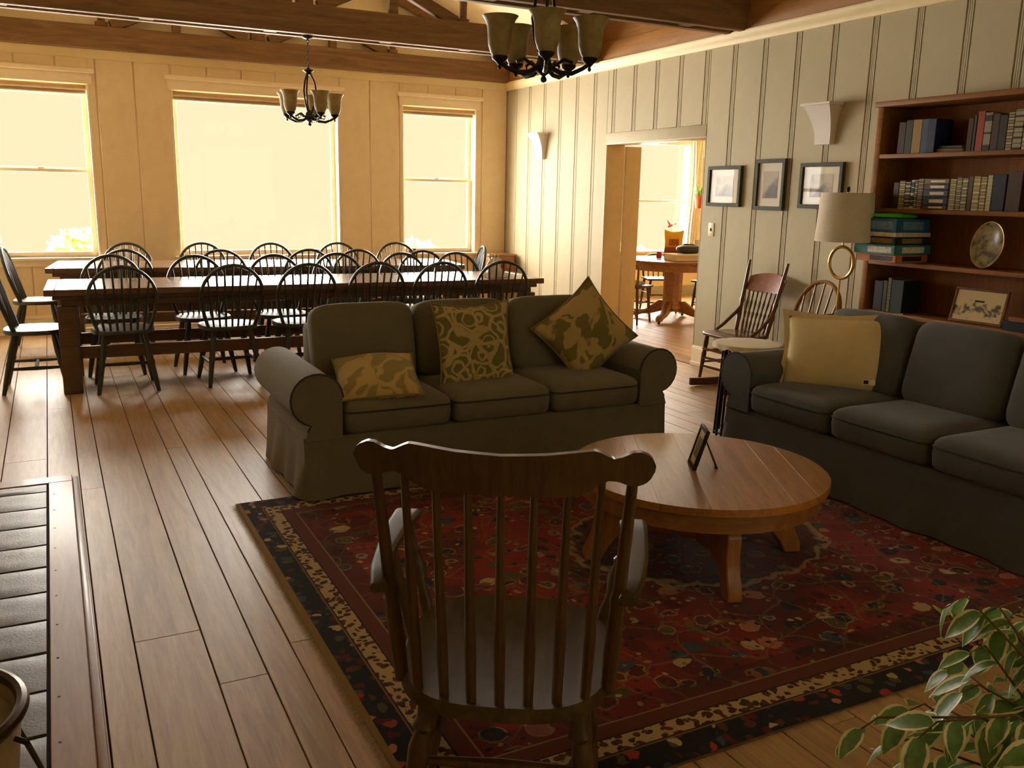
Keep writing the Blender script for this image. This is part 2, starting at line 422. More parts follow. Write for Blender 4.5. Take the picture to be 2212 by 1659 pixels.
# ================================================================== the room
XL, XR, YF, YB = -0.912, 5.18, 10.29, -1.3
RIDGE = 2.134
KX1, KY0, KY1 = 9.3, 5.2, 11.15        # kitchen beyond the doorway
fl = struct(box('floor', M_['subfloor'], (XL-.2, KX1+.2, YB-.2, KY1+.2, -.12, -.022)))
rnd = random.Random(3)
edges = [.355]
w3 = [.150, .107, .213]; i = 0
while edges[-1] < KX1: edges.append(edges[-1]+w3[i % 3]); i += 1
i = 2
while edges[0] > XL: edges.insert(0, edges[0]-w3[i % 3]); i -= 1
pm = {}
def plank(x0, x1, y0, y1):
    key = (round(x1-x0, 3), round(y1-y0, 3))
    if key not in pm:
        a, b = (x1-x0)/2-.002, (y1-y0)/2-.0012
        pm[key] = MB().box(-a, a, -b, b, -.022, 0).mesh('plank', M_['plank'], bev=.0015, seg=1)
    o = bpy.data.objects.new('plank', pm[key]); link(o, fl); o.location = ((x0+x1)/2, (y0+y1)/2, 0)
for a, b in zip(edges, edges[1:]):
    if b <= XL+.01 or a >= KX1-.01: continue
    a, b = max(a, XL), min(b, KX1)
    yb, ye = (YB, YF) if b < XR+.05 else (KY0, KY1)
    cuts = [yb]
    c = yb + rnd.uniform(.8, 5.0)
    while c < ye-.6: cuts.append(c); c += rnd.choice((3.6, 4.4, 5.2))
    if b < XR:
        if abs(a-.1305) < .03 and abs(b-.355) < .03: cuts = [yb, 3.0, 7.3]
    cuts.append(ye)
    for y0, y1 in zip(cuts, cuts[1:]): plank(a, b, y0, y1)

# ---- far wall with three windows
WIN = [(-.527, .458), (1.23, 3.038), (3.791, 4.776)]
ZS, ZH = .775, 2.535
wf = MB()
xs = [XL-.2] + [v for w in WIN for v in w] + [XR]
for k in range(0, 8, 2): wf.box(xs[k], xs[k+1], YF+.012, YF+.2, -.1, 2.85)
for a, b in WIN: wf.box(a, b, YF+.012, YF+.2, -.1, ZS); wf.box(a, b, YF+.012, YF+.2, ZH, 2.85)
wback = struct(wf.build('wall_back', M_['wallfar_lit'], bev=0))
pan = {}
def wall_panel(parent, axis, u0, u1, z0, z1, plane, thick, mat):
    key = (axis, round(u1-u0, 3), round(z1-z0, 3), thick)
    if key not in pan:
        h, z = (u1-u0)/2, (z1-z0)/2
        m = MB()
        if axis == 'x': m.box(-h, h, -thick, 0, -z, z)
        else: m.box(-thick, 0, -h, h, -z, z)
        pan[key] = m.mesh('panel', mat, bev=.004, seg=1)
    o = bpy.data.objects.new('panel', pan[key]); link(o, parent)
    o.location = ((u0+u1)/2, plane, (z0+z1)/2) if axis == 'x' else (plane, (u0+u1)/2, (z0+z1)/2)
P = .3595
u = XL
while u < XR-.01:
    a, b = u+.006, min(u+P-.006, XR)
    segs = [(0.02, 2.76)]
    for w0, w1 in WIN:
        if b > w0 and a < w1:
            segs = None
            for q0, q1 in ((a, min(b, w0)), (max(a, w1), b)):
                if q1-q0 > .02: wall_panel(wback, 'x', q0, q1, 0.02, 2.76, YF+.012, .012, M_['wallfar_lit'])
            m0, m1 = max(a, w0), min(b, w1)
            wall_panel(wback, 'x', m0, m1, .02, ZS, YF+.012, .012, M_['wallfar_lit'])
            wall_panel(wback, 'x', m0, m1, ZH, 2.76, YF+.012, .012, M_['wallfar_lit'])
    if segs: wall_panel(wback, 'x', a, b, .02, 2.76, YF+.012, .012, M_['wallfar_lit'])
    u += P
# gable above the far wall
gb = MB().prism([(XL-.2, 2.8505), (XR+.2, 2.8505), (XR+.2, 3.2), (RIDGE, 4.55), (XL-.2, 3.2)], 0, .15, Matrix(((1, 0, 0, 0), (0, 0, 1, YF+.02), (0, 1, 0, 0), (0, 0, 0, 1))))
struct(gb.build('wall_gable', M_['ceil']))

def window(n, a, b, rail, label_side=0):
    w = bpy.data.objects.new('window_%d' % n, None); link(w); w['kind'] = 'structure'; w.location = ((a+b)/2, YF, ZS)
    def part(name, mat, bx, bev=.004):
        x0, x1, y0, y1, z0, z1 = bx
        return box(name, mat, (x0-(a+b)/2, x1-(a+b)/2, y0-YF, y1-YF, z0-ZS, z1-ZS), w, bev)
    # jamb liners, header with crown, stool and apron
    part('jamb', M_['trim'], (a-.001, a+.022, YF-.004, YF+.2, ZS, ZH)); part('jamb', M_['trim'], (b-.022, b+.001, YF-.004, YF+.2, ZS, ZH))
    part('jamb', M_['trim'], (a+.022, b-.022, YF-.002, YF+.2, ZH-.022, ZH))
    part('header', M_['trim'], (a-.03, b+.03, YF-.03, YF-.001, 2.50, 2.60)); part('header_crown', M_['trim'], (a-.055, b+.055, YF-.065, YF-.001, 2.60, 2.648), .012)
    part('stool', M_['trim'], (a-.05, b+.05, YF-.06, YF+.11, ZS-.026, ZS)); part('apron', M_['trim'], (a-.03, b+.03, YF-.022, YF-.001, ZS-.09, ZS-.026))
    f = .05
    def sash(z0, z1, y):
        s = MB(); x0, x1 = a+.022-(a+b)/2, b-.022-(a+b)/2; yy = y-YF; z0, z1 = z0-ZS, z1-ZS
        s.box(x0, x0+f, yy, yy+.035, z0, z1); s.box(x1-f, x1, yy, yy+.035, z0, z1)
        s.box(x0+f, x1-f, yy, yy+.035, z0, z0+f); s.box(x0+f, x1-f, yy, yy+.035, z1-.035, z1)
        so = s.build('sash', M_['trim'], w, bev=.003, seg=1)
        MB().box(x0+f, x1-f, yy+.015, yy+.018, z0+f, z1-.035).build('pane', M_['glass'], so)
        return so
    if rail:
        sash(ZS, 1.665, YF+.10); sash(1.63, ZH-.022, YF+.14)
        part('sash_lock', M_['trim'], ((a+b)/2-.03, (a+b)/2+.03, YF+.09, YF+.12, 1.665, 1.68))
    else: sash(ZS, ZH-.022, YF+.12)
    return w
window(1, *WIN[0], True); window(2, *WIN[1], False); window(3, *WIN[2], True)
for k, (a, b) in enumerate(WIN):
    lab = ('rolled tan roller blind at the top of the left window', 'wide rolled tan roller blind at the top of the large middle window', 'rolled tan roller blind at the top of the right window')[k]
    bl = thing('roller_blind', lab, 'blind', ((a+b)/2, YF+.045, 2.47), 0, 'roller blinds')
    h = (b-a)/2-.03
    MB().tube([(-h, 0, 0), (h, 0, 0)], .028, 12).build('roll', M_['blind'], bl)
    MB().box(-h, h, .018, .022, -.055, 0).build('hem_flap', M_['blind'], bl); MB().box(-h, h, .012, .026, -.066, -.052).build('hem_bar', M_['trim'], bl, bev=.002)
    for s in (-1, 1): MB().box(s*(h+.006)-.004, s*(h+.006)+.004, -.03, .03, -.03, .04).build('bracket', M_['trim'], bl)

# ---- right wall, board panels between ribbed grooves, with a doorway
DY0, DY1, DZ = 6.392, 7.99, 2.03
wr = MB()
wr.box(XR+.008, XR+.2, YB-.2, DY0, -.1, 3.3); wr.box(XR+.008, XR+.2, DY1, YF+.2, -.1, 3.3); wr.box(XR+.008, XR+.2, DY0, DY1, DZ, 3.3)
wright = struct(wr.build('wall_right', M_['groove']))
c = 5.362 - P*22
cs = []
while c < YF+.1: cs.append(c); c += P
for a, b in zip(cs, cs[1:]):
    y0, y1 = a+.027, min(b-.027, YF-.001)
    if y1-y0 < .02: continue
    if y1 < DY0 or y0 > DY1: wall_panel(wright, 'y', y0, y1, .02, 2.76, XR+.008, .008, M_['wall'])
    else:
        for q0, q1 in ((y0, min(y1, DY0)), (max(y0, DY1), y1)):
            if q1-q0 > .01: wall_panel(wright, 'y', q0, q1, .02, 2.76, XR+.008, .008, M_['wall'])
        m0, m1 = max(y0, DY0), min(y1, DY1)
        wall_panel(wright, 'y', m0, m1, DZ+.1, 2.76, XR+.008, .008, M_['wall'])
rib = MB()
for c in cs:
    for o in (-.014, 0, .014):
        if c > YF-.03 or c < YB: continue
        z0 = DZ+.1 if DY0 < c < DY1 else .02
        rib.box(XR+.002, XR+.0095, c+o-.0052, c+o+.0052, z0, 2.76)
rb = rib.build('groove_bead', M_['wall'], wright); rb['kind'] = 'stuff'
# doorway lining and lintel
struct(box('trim_1', M_['wall'], (XR-.004, XR+.02, DY0-.0, DY1+.0, DZ, DZ+.10), bev=.003))
d1 = bpy.data.objects.new('door_1', None); link(d1); d1['kind'] = 'structure'; d1.location = (XR, (DY0+DY1)/2, 0)
cy = (DY0+DY1)/2
box('jamb', M_['jamb'], (-.002, .225, DY1-cy-.012, DY1-cy+.004, 0, DZ), d1, .002)
box('jamb', M_['wall'], (-.002, .21, DY0-cy-.004, DY0-cy+.006, 0, DZ), d1, .002)
box('head_jamb', M_['jamb'], (-.002, .21, DY0-cy, DY1-cy, DZ-.012, DZ+.004), d1, .002)
box('threshold', M_['hearthwood'], (-.03, .22, DY0-cy, DY1-cy, 0.0005, .008), d1, .003)
box('door_leaf', M_['jamb'], (.235, .425, DY1-cy-.03, DY1-cy+.005, .012, DZ-.02), d1, .003)
# ---- left and front walls (behind and beside the photographer)
struct(box('wall_left', M_['wall'], (XL-.2, XL, YB-.2, YF+.012, -.1, 3.3)))
fw = MB(); fw.box(XL, 1.7, YB-.2, YB, -.1, 3.3); fw.box(4.9, XR+.008, YB-.2, YB, -.1, 3.3)
for a, b in ((1.7, 4.9),): fw.box(a, b, YB-.2, YB, -.1, .3); fw.box(a, b, YB-.2, YB, 2.5, 3.3)
struct(fw.build('wall_front', M_['wall']))
struct(MB().prism([(XL-.2, 3.2), (XR+.2, 3.2), (RIDGE, 4.55)], 0, .15, Matrix(((1, 0, 0, 0), (0, 0, 1, YB-.17), (0, 1, 0, 0), (0, 0, 0, 1)))).build('wall_front_gable', M_['ceil']))
for n, (a, b) in enumerate(((1.7, 4.9),)):
    w = MB(); 
    for x0, x1, z0, z1 in ((a, a+.05, .3, 2.5), (b-.05, b, .3, 2.5), (a+.05, b-.05, .3, .36), (a+.05, b-.05, 2.44, 2.5), ((a+b)/2-.025, (a+b)/2+.025, .36, 2.44)): w.box(x0, x1, YB-.14, YB-.08, z0, z1)
    wo = struct(w.build('window_%d' % (5+n), M_['trim'], bev=.003, seg=1))
    for x0, x1 in ((a+.05, (a+b)/2-.025), ((a+b)/2+.025, b-.05)): MB().box(x0, x1, YB-.112, YB-.109, .36, 2.44).build('pane', M_['glass'], wo)
# ---- cornice, wooden frieze and baseboards
def cornice(p0, p1, nrm, name):
    # moulding profile: (outwards, z)
    prof = [(0, 2.748), (.014, 2.752), (.018, 2.772), (.034, 2.792), (.05, 2.815), (.055, 2.83), (.055, 2.842), (0, 2.842)]
    m = MB(); p0, p1, nn = Vector(p0), Vector(p1), Vector(nrm)
    vs = [(p0+nn*o)+Vector((0, 0, z)) for o, z in prof]+[(p1+nn*o)+Vector((0, 0, z)) for o, z in prof]; n = len(prof)
    m.add(vs, [(i, (i+1) % n, (i+1) % n+n, i+n) for i in range(n)]+[tuple(range(n)), tuple(range(2*n-1, n-1, -1))])
    return struct(m.build(name, M_['cornice']))
cornice((XL, YF, 0), (XR, YF, 0), (0, -1, 0), 'trim_2'); cornice((XR, YB, 0), (XR, YF, 0), (-1, 0, 0), 'trim_3')
cornice((XL, YB, 0), (XL, YF, 0), (1, 0, 0), 'trim_4'); cornice((XL, YB, 0), (XR, YB, 0), (0, 1, 0), 'trim_5')
for nm, x0, x1 in (('trim_6', XR-.035, XR+.008), ('trim_7', XL, XL+.035)): struct(box(nm, M_['frieze'], (x0, x1, YB, YF, 2.842, 3.015), bev=.004))
for nm, x0, x1 in (('trim_8', XR-.018, XR+.008), ('trim_9', XL, XL+.018)): struct(box(nm, M_['frieze'], (x0, x1, YB, YF, 3.015, 3.24)))
def baseboard(name, b, axis):
    m = MB(); x0, x1, y0, y1 = b
    for z0, z1, o in ((0, .035, .032), (.035, .15, .018), (.15, .165, .024), (.165, .18, .014)):
        if axis == 'x': m.box(x0, x1, y1-o, y1, z0, z1)
        elif axis == 'r': m.box(x1-o, x1, y0, y1, z0, z1)
        else: m.box(x0, x0+o, y0, y1, z0, z1)
    return struct(m.build(name, M_['trim'], bev=.004, seg=1))
baseboard('baseboard_back', (XL, XR, YF-.04, YF), 'x'); baseboard('baseboard_right', (XR-.04, XR, YB, DY0-.002), 'r')
baseboard('baseboard_right_far', (XR-.04, XR, DY1+.002, YF-.04), 'r'); baseboard('baseboard_left', (XL, XL+.04, YB, YF-.04), 'l')
# ---- vaulted ceiling
for s, nm in ((-1, 'ceiling_left'), (1, 'ceiling')):
    xw = RIDGE + s*3.27
    m = MB(); lo = [(RIDGE, YB-.2, 4.42), (RIDGE, YF+.2, 4.42), (xw, YF+.2, 3.17), (xw, YB-.2, 3.17)]
    m.hexa(lo, [(x, y, z+.15) for x, y, z in lo]); struct(m.build(nm, M_['ceil'], smooth=False))
# ---- roof trusses: double tie beams, posts, struts and rafters
def truss(y, lab, single=False):
    t = thing('roof_truss', lab, 'truss', (RIDGE, y, 2.832), 0, 'roof trusses')
    H = 3.02; th = .245
    ys = ((-.12, -.05), (.05, .12)) if not single else ((-.05, .05),)
    if single: th = .22
    for a, b in ys:
        m = MB(); m.box(-H, H, a, b, .0, th); m.build('tie_beam', M_['beam'], t, bev=.006, seg=1)
    if not single:
        for xx in (-2.35, -1.3, -.3, .75, 1.55, 2.5): MB().box(xx-.055, xx+.055, -.05, .05, .008, th-.02).build('spacer_block', M_['beam'], t)
    zr = lambda x: 3.17 + (3.27-abs(x))/3.27*1.25 - 2.832 - .12    # under the slope
    MB().box(-.07, .07, -.05, .05, th, zr(0)).build('king_post', M_['beam'], t, bev=.004, seg=1)
    for s in (-1, 1):
        MB().turned((s*1.522, 0, th), (s*1.522, 0, zr(1.522)), [(0, .06), (.06, .06), (.07, .035), (.5, .042), (.9, .035), (.93, .055), (1, .055)], 10).build('queen_post', M_['beam'], t)
        m = MB(); n = Vector((s*.09, 0, .03))
        for p, q in (((s*.12, th+.01), (s*.95, th+.37)), ((s*1.44, th+.01), (s*.72, th+.32))):
            a, b = Vector((p[0], 0, p[1])), Vector((q[0], 0, q[1])); d = (b-a).normalized(); k = Vector((-d.z, 0, d.x))*.05
            m2 = MB(); m2.hexa([a-k+Vector((0, -.04, 0)), a+k+Vector((0, -.04, 0)), a+k+Vector((0, .04, 0)), a-k+Vector((0, .04, 0))],
                               [b-k+Vector((0, -.04, 0)), b+k+Vector((0, -.04, 0)), b+k+Vector((0, .04, 0)), b-k+Vector((0, .04, 0))])
            m2.build('strut', M_['beam'], t, bev=.004, seg=1)
        MB().box(s*.82-.04, s*.82+.04, -.03, .03, th, zr(.82)).build('hanger_post', M_['beam'], t, bev=.003, seg=1)
        a, b = Vector((s*H, 0, zr(H)-.02)), Vector((s*.06, 0, zr(.06)-.02)); d = (b-a).normalized(); k = Vector((0, 0, .08))
        m3 = MB(); yv = Vector((0, .05, 0))
        m3.hexa([a-k-yv, a+k-yv, a+k+yv, a-k+yv], [b-k-yv, b+k-yv, b+k+yv, b-k+yv]); m3.build('rafter', M_['beam'], t, bev=.004, seg=1)
    return t
truss(10.205, 'dark timber roof truss flat against the window wall', True)
truss(8.22, 'dark timber roof truss above the near dining table with the far chandelier')
truss(6.04, 'dark timber roof truss crossing just behind the near chandelier')
truss(3.95, 'dark timber roof truss that carries the near chandelier')
# ---- kitchen shell
KW = (7.30, 8.78); KZ = (.70, 2.30)
kb = MB(); kb.box(XR+.2, KW[0], KY1, KY1+.2, -.1, 2.75); kb.box(KW[1], KX1+.2, KY1, KY1+.2, -.1, 2.75)
kb.box(KW[0], KW[1], KY1, KY1+.2, -.1, KZ[0]); kb.box(KW[0], KW[1], KY1, KY1+.2, KZ[1], 2.75)
struct(kb.build('wall_kitchen_back', M_['cornice'])); struct(box('wall_kitchen_right', M_['cornice'], (KX1, KX1+.2, KY0-.2, KY1, -.1, 2.75)))
struct(box('wall_kitchen_front', M_['cornice'], (XR+.2, KX1, KY0-.2, KY0, -.1, 2.75))); struct(box('ceiling_kitchen', M_['ceil'], (XR+.2, KX1+.2, KY0-.2, KY1+.2, 2.75, 2.9)))
struct(box('wall_kitchen_left', M_['cornice'], (XR+.2, XR+.22, YF+.2, KY1, -.1, 2.75)))
kw = bpy.data.objects.new('window_4', None); link(kw); kw['kind'] = 'structure'; kw.location = (0, KY1, 0)
a, b = KW; z0, z1 = KZ
for nm, bx in (('jamb', (a, a+.03, -.01, .15, z0, z1)), ('jamb', (b-.03, b, -.01, .15, z0, z1)), ('jamb', (a+.03, b-.03, -.01, .15, z1-.03, z1)), ('stool', (a-.05, b+.05, -.07, .1, z0-.03, z0)),
               ('casing', (a-.09, a, -.02, 0, z0, z1+.08)), ('casing', (b, b+.09, -.02, 0, z0, z1+.08)), ('casing', (a, b, -.02, 0, z1, z1+.08)), ('meeting_rail', (a+.03, b-.03, .06, .1, 1.42, 1.46))):
    box(nm, M_['trim'], bx, kw, .004)
for q0, q1 in ((z0, 1.42), (1.46, z1-.03)): box('pane', M_['glass'], (a+.03, b-.03, .08, .083, q0, q1), kw)
struct(box('baseboard_kitchen', M_['groove'], (XR+.25, KX1, KY1-.02, KY1, 0, .16), bev=.004))
# ================================================================== dining end
def trestle_table(name, label, loc, rz, L, D):
    t = thing(name, label, 'dining table', loc, rz, 'long dining tables'); z = .77
    n = 5; w = D/n
    for k in range(n):
        y0 = -D/2+k*w; MB().box(-L/2+.07, L/2-.07, y0+.001, y0+w-.001, z-.045, z).build('plank', M_['tabletop'], t, bev=.003, seg=1)
    for s in (-1, 1): MB().box(s*(L/2-.034)-.034, s*(L/2-.034)+.034, -D/2, D/2, z-.046, z+.0005).build('breadboard_end', M_['tabletop'], t, bev=.003, seg=1)
    for s in (-1, 1):
        MB().box(-L/2+.05, L/2-.05, s*(D/2-.06)-.02, s*(D/2-.06)+.02, z-.08, z-.045).build('upper_rail', M_['table'], t, bev=.003, seg=1)
        MB().box(-L/2+.11, L/2-.11, s*(D/2-.06)-.022, s*(D/2-.06)+.022, z-.125, z-.08).build('apron', M_['table'], t, bev=.003, seg=1)
        MB().box(-L/2+.2, L/2-.2, s*(D/2-.075)-.02, s*(D/2-.075)+.02, .255, .345).build('stretcher', M_['table'], t, bev=.004, seg=1)
        MB().box(s*(L/2-.14)-.02, s*(L/2-.14)+.02, -D/2+.14, D/2-.14, z-.125, z-.045).build('end_rail', M_['table'], t, bev=.003, seg=1)
        for q in (-1, 1):
            MB().box(s*(L/2-.14)-.065, s*(L/2-.14)+.065, q*(D/2-.075)-.055, q*(D/2-.075)+.055, 0, z-.125).build('leg', M_['table'], t, bev=.006, seg=1)
    return t
trestle_table('trestle_table', 'long dark wooden trestle dining table nearer the sofas', (1.925, 7.425, 0), radians(-2.2), 3.98, .82)
trestle_table('trestle_table', 'long dark wooden trestle dining table nearer the windows', (1.93, 9.19, 0), radians(-7.0), 3.92, .92)

def windsor(name, label, cat, mat, seatmat, nsp=7, group=None):
    t = thing(name, label, cat, (0, 0, 0), 0, group)
    # saddle seat outline, front is +Y
    out = []
    for i in range(36):
        q = 2*pi*i/36; x, y = cos(q), sin(q)
        f = lambda v, e: math.copysign(abs(v)**e, v)
        out.append((.215*f(x, .72)*(1+.05*y), .205*f(y, .78)))
    m = MB(); n = len(out)
    rings = [(1.0, .43), (1.02, .446), (.99, .462), (.8, .457), (.4, .45)]
    vs = []
    for sc, z in rings: vs += [(x*sc, y*sc, z) for x, y in out]
    vs.append((0, -.02, .449)); fs = [tuple(range(n-1, -1, -1))]
    for r in range(len(rings)-1):
        for i in range(n): fs.append((r*n+i, r*n+(i+1) % n, (r+1)*n+(i+1) % n, (r+1)*n+i))
    o = (len(rings)-1)*n
    fs += [(o+i, o+(i+1) % n, len(vs)-1) for i in range(n)]
    m.add(vs, fs); m.build('seat', seatmat, t, ang=50)
    prof = [(0, .016), (.12, .021), (.3, .025), (.45, .021), (.5, .025), (.55, .021), (.8, .019), (1, .014)]
    feet = {}
    for sx in (-1, 1):
        for sy in (-1, 1):
            a, b = (sx*.135, sy*.125, .435), (sx*.205, sy*(.20 if sy > 0 else .225), 0); feet[sx, sy] = (Vector(a), Vector(b))
            MB().turned(a, b, prof, 8).build('leg', mat, t)
    mid = lambda k, u: feet[k][0]+(feet[k][1]-feet[k][0])*u
    sp = [(0, .010), (.5, .015), (1, .010)]
    ends = []
    for sx in (-1, 1):
        p, q = mid((sx, 1), .58), mid((sx, -1), .58); MB().turned(p, q, sp, 6).build('stretcher', mat, t); ends.append((p+q)/2)
    MB().turned(ends[0], ends[1], sp, 6).build('stretcher', mat, t)
    # bow
    pts = []
    for i in range(25):
        a = -.08*pi + 1.16*pi*i/24
        x = .232*cos(a); z = .70+.235*sin(a)
        if i == 0 or i == 24: pass
        pts.append(Vector((x, -.135-.125*max(0, (z-.46))/.485, z)))
    start = Vector((.175, -.125, .455)); e = Vector((-.175, -.125, .455))
    bow = [start, start.lerp(pts[0], .5)+Vector((.006, 0, 0))]+pts+[e.lerp(pts[-1], .5)-Vector((.006, 0, 0)), e]
    MB().tube(bow, .0165, 8, sq=.85).build('bow', mat, t)
    for k in range(nsp):
        u = (k-(nsp-1)/2)/((nsp-1)/2); xb = u*.135; xt = u*.185
        zt = .70+.235*sqrt(max(0, 1-(xt/.232)**2)); yt = -.135-.125*(zt-.46)/.485
        MB().turned((xb, -.15+.02*abs(u), .455), (xt, yt, zt), [(0, .008), (.35, .0105), (1, .007)], 6).build('spindle', mat, t)
    return t
G1 = 'dark windsor chairs around the dining tables'
ch0 = windsor('windsor_chair', 'x', 'chair', M_['chair'], M_['chairseat'], 7, G1)
ordn = ['leftmost', 'second from the left', 'third from the left', 'fourth from the left', 'fifth from the left', 'rightmost']
seats = []
for k, (x, y, r) in enumerate([(.43, 7.225, 0), (1.19, 7.19, 3), (1.76, 7.16, 2), (2.35, 7.17, -2), (2.87, 7.06, -2), (3.46, 7.05, -9)]):
    seats.append((x, y, r, 'dark windsor chair, %s on the sofa side of the nearer dining table' % ordn[k]))
for k, (x, y, r) in enumerate([(.41, 7.90, 176), (1.08, 7.73, 183), (1.73, 7.70, 180), (2.31, 7.78, 178), (2.93, 7.72, 181), (3.46, 7.68, 179)]):
    seats.append((x, y, r, 'dark windsor chair, %s on the window side of the nearer dining table' % ordn[k]))
o5 = ordn[:4]+['rightmost']
for k, (x, y, r) in enumerate([(.60, 9.08, -5), (1.43, 8.93, -7), (2.24, 8.88, -5), (2.70, 8.75, -7), (3.28, 8.48, -8)]):
    seats.append((x, y, r, 'dark windsor chair, %s on the sofa side of the farther dining table' % o5[k]))
for k, (x, y, r) in enumerate([(.65, 9.63, 174), (1.37, 9.60, 173), (2.06, 9.46, 174), (2.77, 9.43, 172), (3.44, 9.38, 173)]):
    seats.append((x, y, r, 'dark windsor chair, %s on the window side of the farther dining table' % o5[k]))
seats.append((-.16, 7.44, -92, 'dark windsor chair at the left end of the nearer dining table, seen side-on'))
seats.append((-.15, 9.31, -95, 'dark windsor chair at the left end of the farther dining table, seen side-on'))
seats.append((3.93, 8.86, 76, 'dark windsor chair at the right end of the farther dining table with a bright rim'))
for k, (x, y, r, lab) in enumerate(seats):
    if k == 0: ch0.location = (x, y, 0); ch0.rotation_euler = (0, 0, radians(r)); ch0['label'] = lab
    else: dup(ch0, (x, y, 0), radians(r), lab, G1)

# white plastic bag on the table end
b = thing('plastic_bag', 'crumpled white plastic shopping bag on the right end of the nearer dining table', 'bag', (3.53, 7.22, .7705))
rg = random.Random(5)
def bagf(u, v):
    a = 2*pi*u; r = .085*(1-.55*v**1.6)*(1+.18*sin(5*a+6*v)+.1*sin(9*a-4*v)); r *= (1 if v < .98 else .6)
    return (1.15*r*cos(a)+.02*v, r*sin(a), .17*v)
MB().grid(bagf, 30, 10, True).build('sack', plain('white_plastic', '#e9e2d2', .35, var=.03), b, ang=60)
for s in (-1, 1): MB().tube([(s*.03, 0, .15), (s*.045, 0, .185), (s*.03, .01, .205), (s*.01, .012, .18)], .008, 6).build('handle', plain('white_plastic_handle', '#efe8d8', .4), b)
MB().selip(.022, .012, .04, .7, .6, 12, 8, T(.07, -.055, .08)).build('printed_logo', M_['red'], b)
# small wooden stand in the corner
c = thing('corner_stand', 'small reddish wooden stand in the far corner beside the striped wall', 'side table', (4.95, 10.05, 0))
MB().box(-.19, .2, -.17, .17, .745, .77).build('top', M_['oak'], c, bev=.004); MB().box(-.17, .18, -.15, .15, .60, .745).build('apron', M_['oak'], c, bev=.003)
MB().box(-.14, .15, -.158, -.15, .62, .72).build('drawer', M_['oak'], c, bev=.003)
for sx in (-.16, .17):
    for sy in (-.14, .14): MB().turned((sx, sy, 0), (sx, sy, .60), [(0, .012), (.5, .017), (1, .02)], 8).build('leg', M_['oak'], c)
tr = thing('sill_trinket', 'small brown trinket on the sill of the right window', 'ornament', (3.90, 10.26, .7755))
MB().selip(.035, .02, .022, .6, .6, 12, 8, T(0, 0, .022)).build('body', M_['bark'], tr); MB().selip(.02, .014, .012, .7, .7, 10, 6, T(.035, 0, .045)).build('head', M_['bark'], tr)

# ---- chandeliers
def chandelier(label, loc, ph):
    t = thing('chandelier', label, 'chandelier', loc, ph, 'five-light bronze chandeliers')   # origin: lowest point
    B = M_['bronze']
    MB().lathe([(.002, 0), (.014, .006), (.016, .018), (.008, .03), (.018, .038), (.045, .055), (.05, .075), (.035, .095), (.03, .12), (.012, .13), (.01, .14)], 14).build('hub', B, t)
    for k in range(5):
        a = 2*pi*k/5; M = RZ(a)
        pts = [(.03, 0, .07), (.08, 0, .045), (.14, 0, .04), (.19, 0, .06), (.215, 0, .075), (.225, 0, .09)]
        arm = MB().tube(pts, [.012, .012, .011, .010, .010, .012], 8, M=M).build('arm', B, t)
        MB().tube([(.05, 0, .075), (.1, 0, .105), (.14, 0, .09), (.13, 0, .065), (.11, 0, .07)], [.008, .009, .008, .006, .004], 6, M=M).build('scroll', B, arm)
        MB().lathe([(.004, .105), (.009, .112), (.006, .125), (.02, .14), (.036, .152), (.04, .165), (.03, .17)], 12, M=M @ T(.225, 0, -.058)).build('cup', B, t)
        pr = [(.03, .16), (.045, .18), (.056, .215), (.059, .26), (.062, .295), (.072, .325), (.087, .345)]
        MB().lathe(pr+[(r-.004, z) for r, z in reversed(pr)], 20, M=M @ T(.225, 0, -.058), cap=False).build('glass_shade', M_['amber'], t)
    for k in range(3):
        a = 2*pi*k/3+.5
        MB().tube([(.02, 0, .12), (.05, 0, .2), (.065, 0, .3), (.05, 0, .38), (.022, 0, .44), (.018, 0, .47)], .008, 6, M=RZ(a)).build('scroll_rod', B, t)
    MB().lathe([(.012, .44), (.02, .455), (.045, .47), (.05, .48), (.02, .488), (.01, .50)], 14).build('crown', B, t)
    top = 2.832-loc[2]
    m = MB(); z = .50; k = 0
    while z < top-.05:
        ring = [(.011*cos(q), 0, .018*sin(q)) for q in [2*pi*j/8 for j in range(8)]]
        m.tube([(RZ(k*pi/2) @ Vector(p))+Vector((0, 0, z+.014)) for p in ring], .0028, 5, True); z += .03; k += 1
    m.build('chain', B, t); MB().lathe([(.055, top), (.055, top-.006), (.045, top-.02), (.012, top-.03), (.006, top-.045)], 16).build('ceiling_canopy', B, t)
    return t
chandelier('large near chandelier with five amber bell shades hanging in front', (2.185, 3.95, 2.032), radians(100))
chandelier('far chandelier with amber bell shades hanging before the middle window', (2.155, 8.22, 2.064), radians(65))
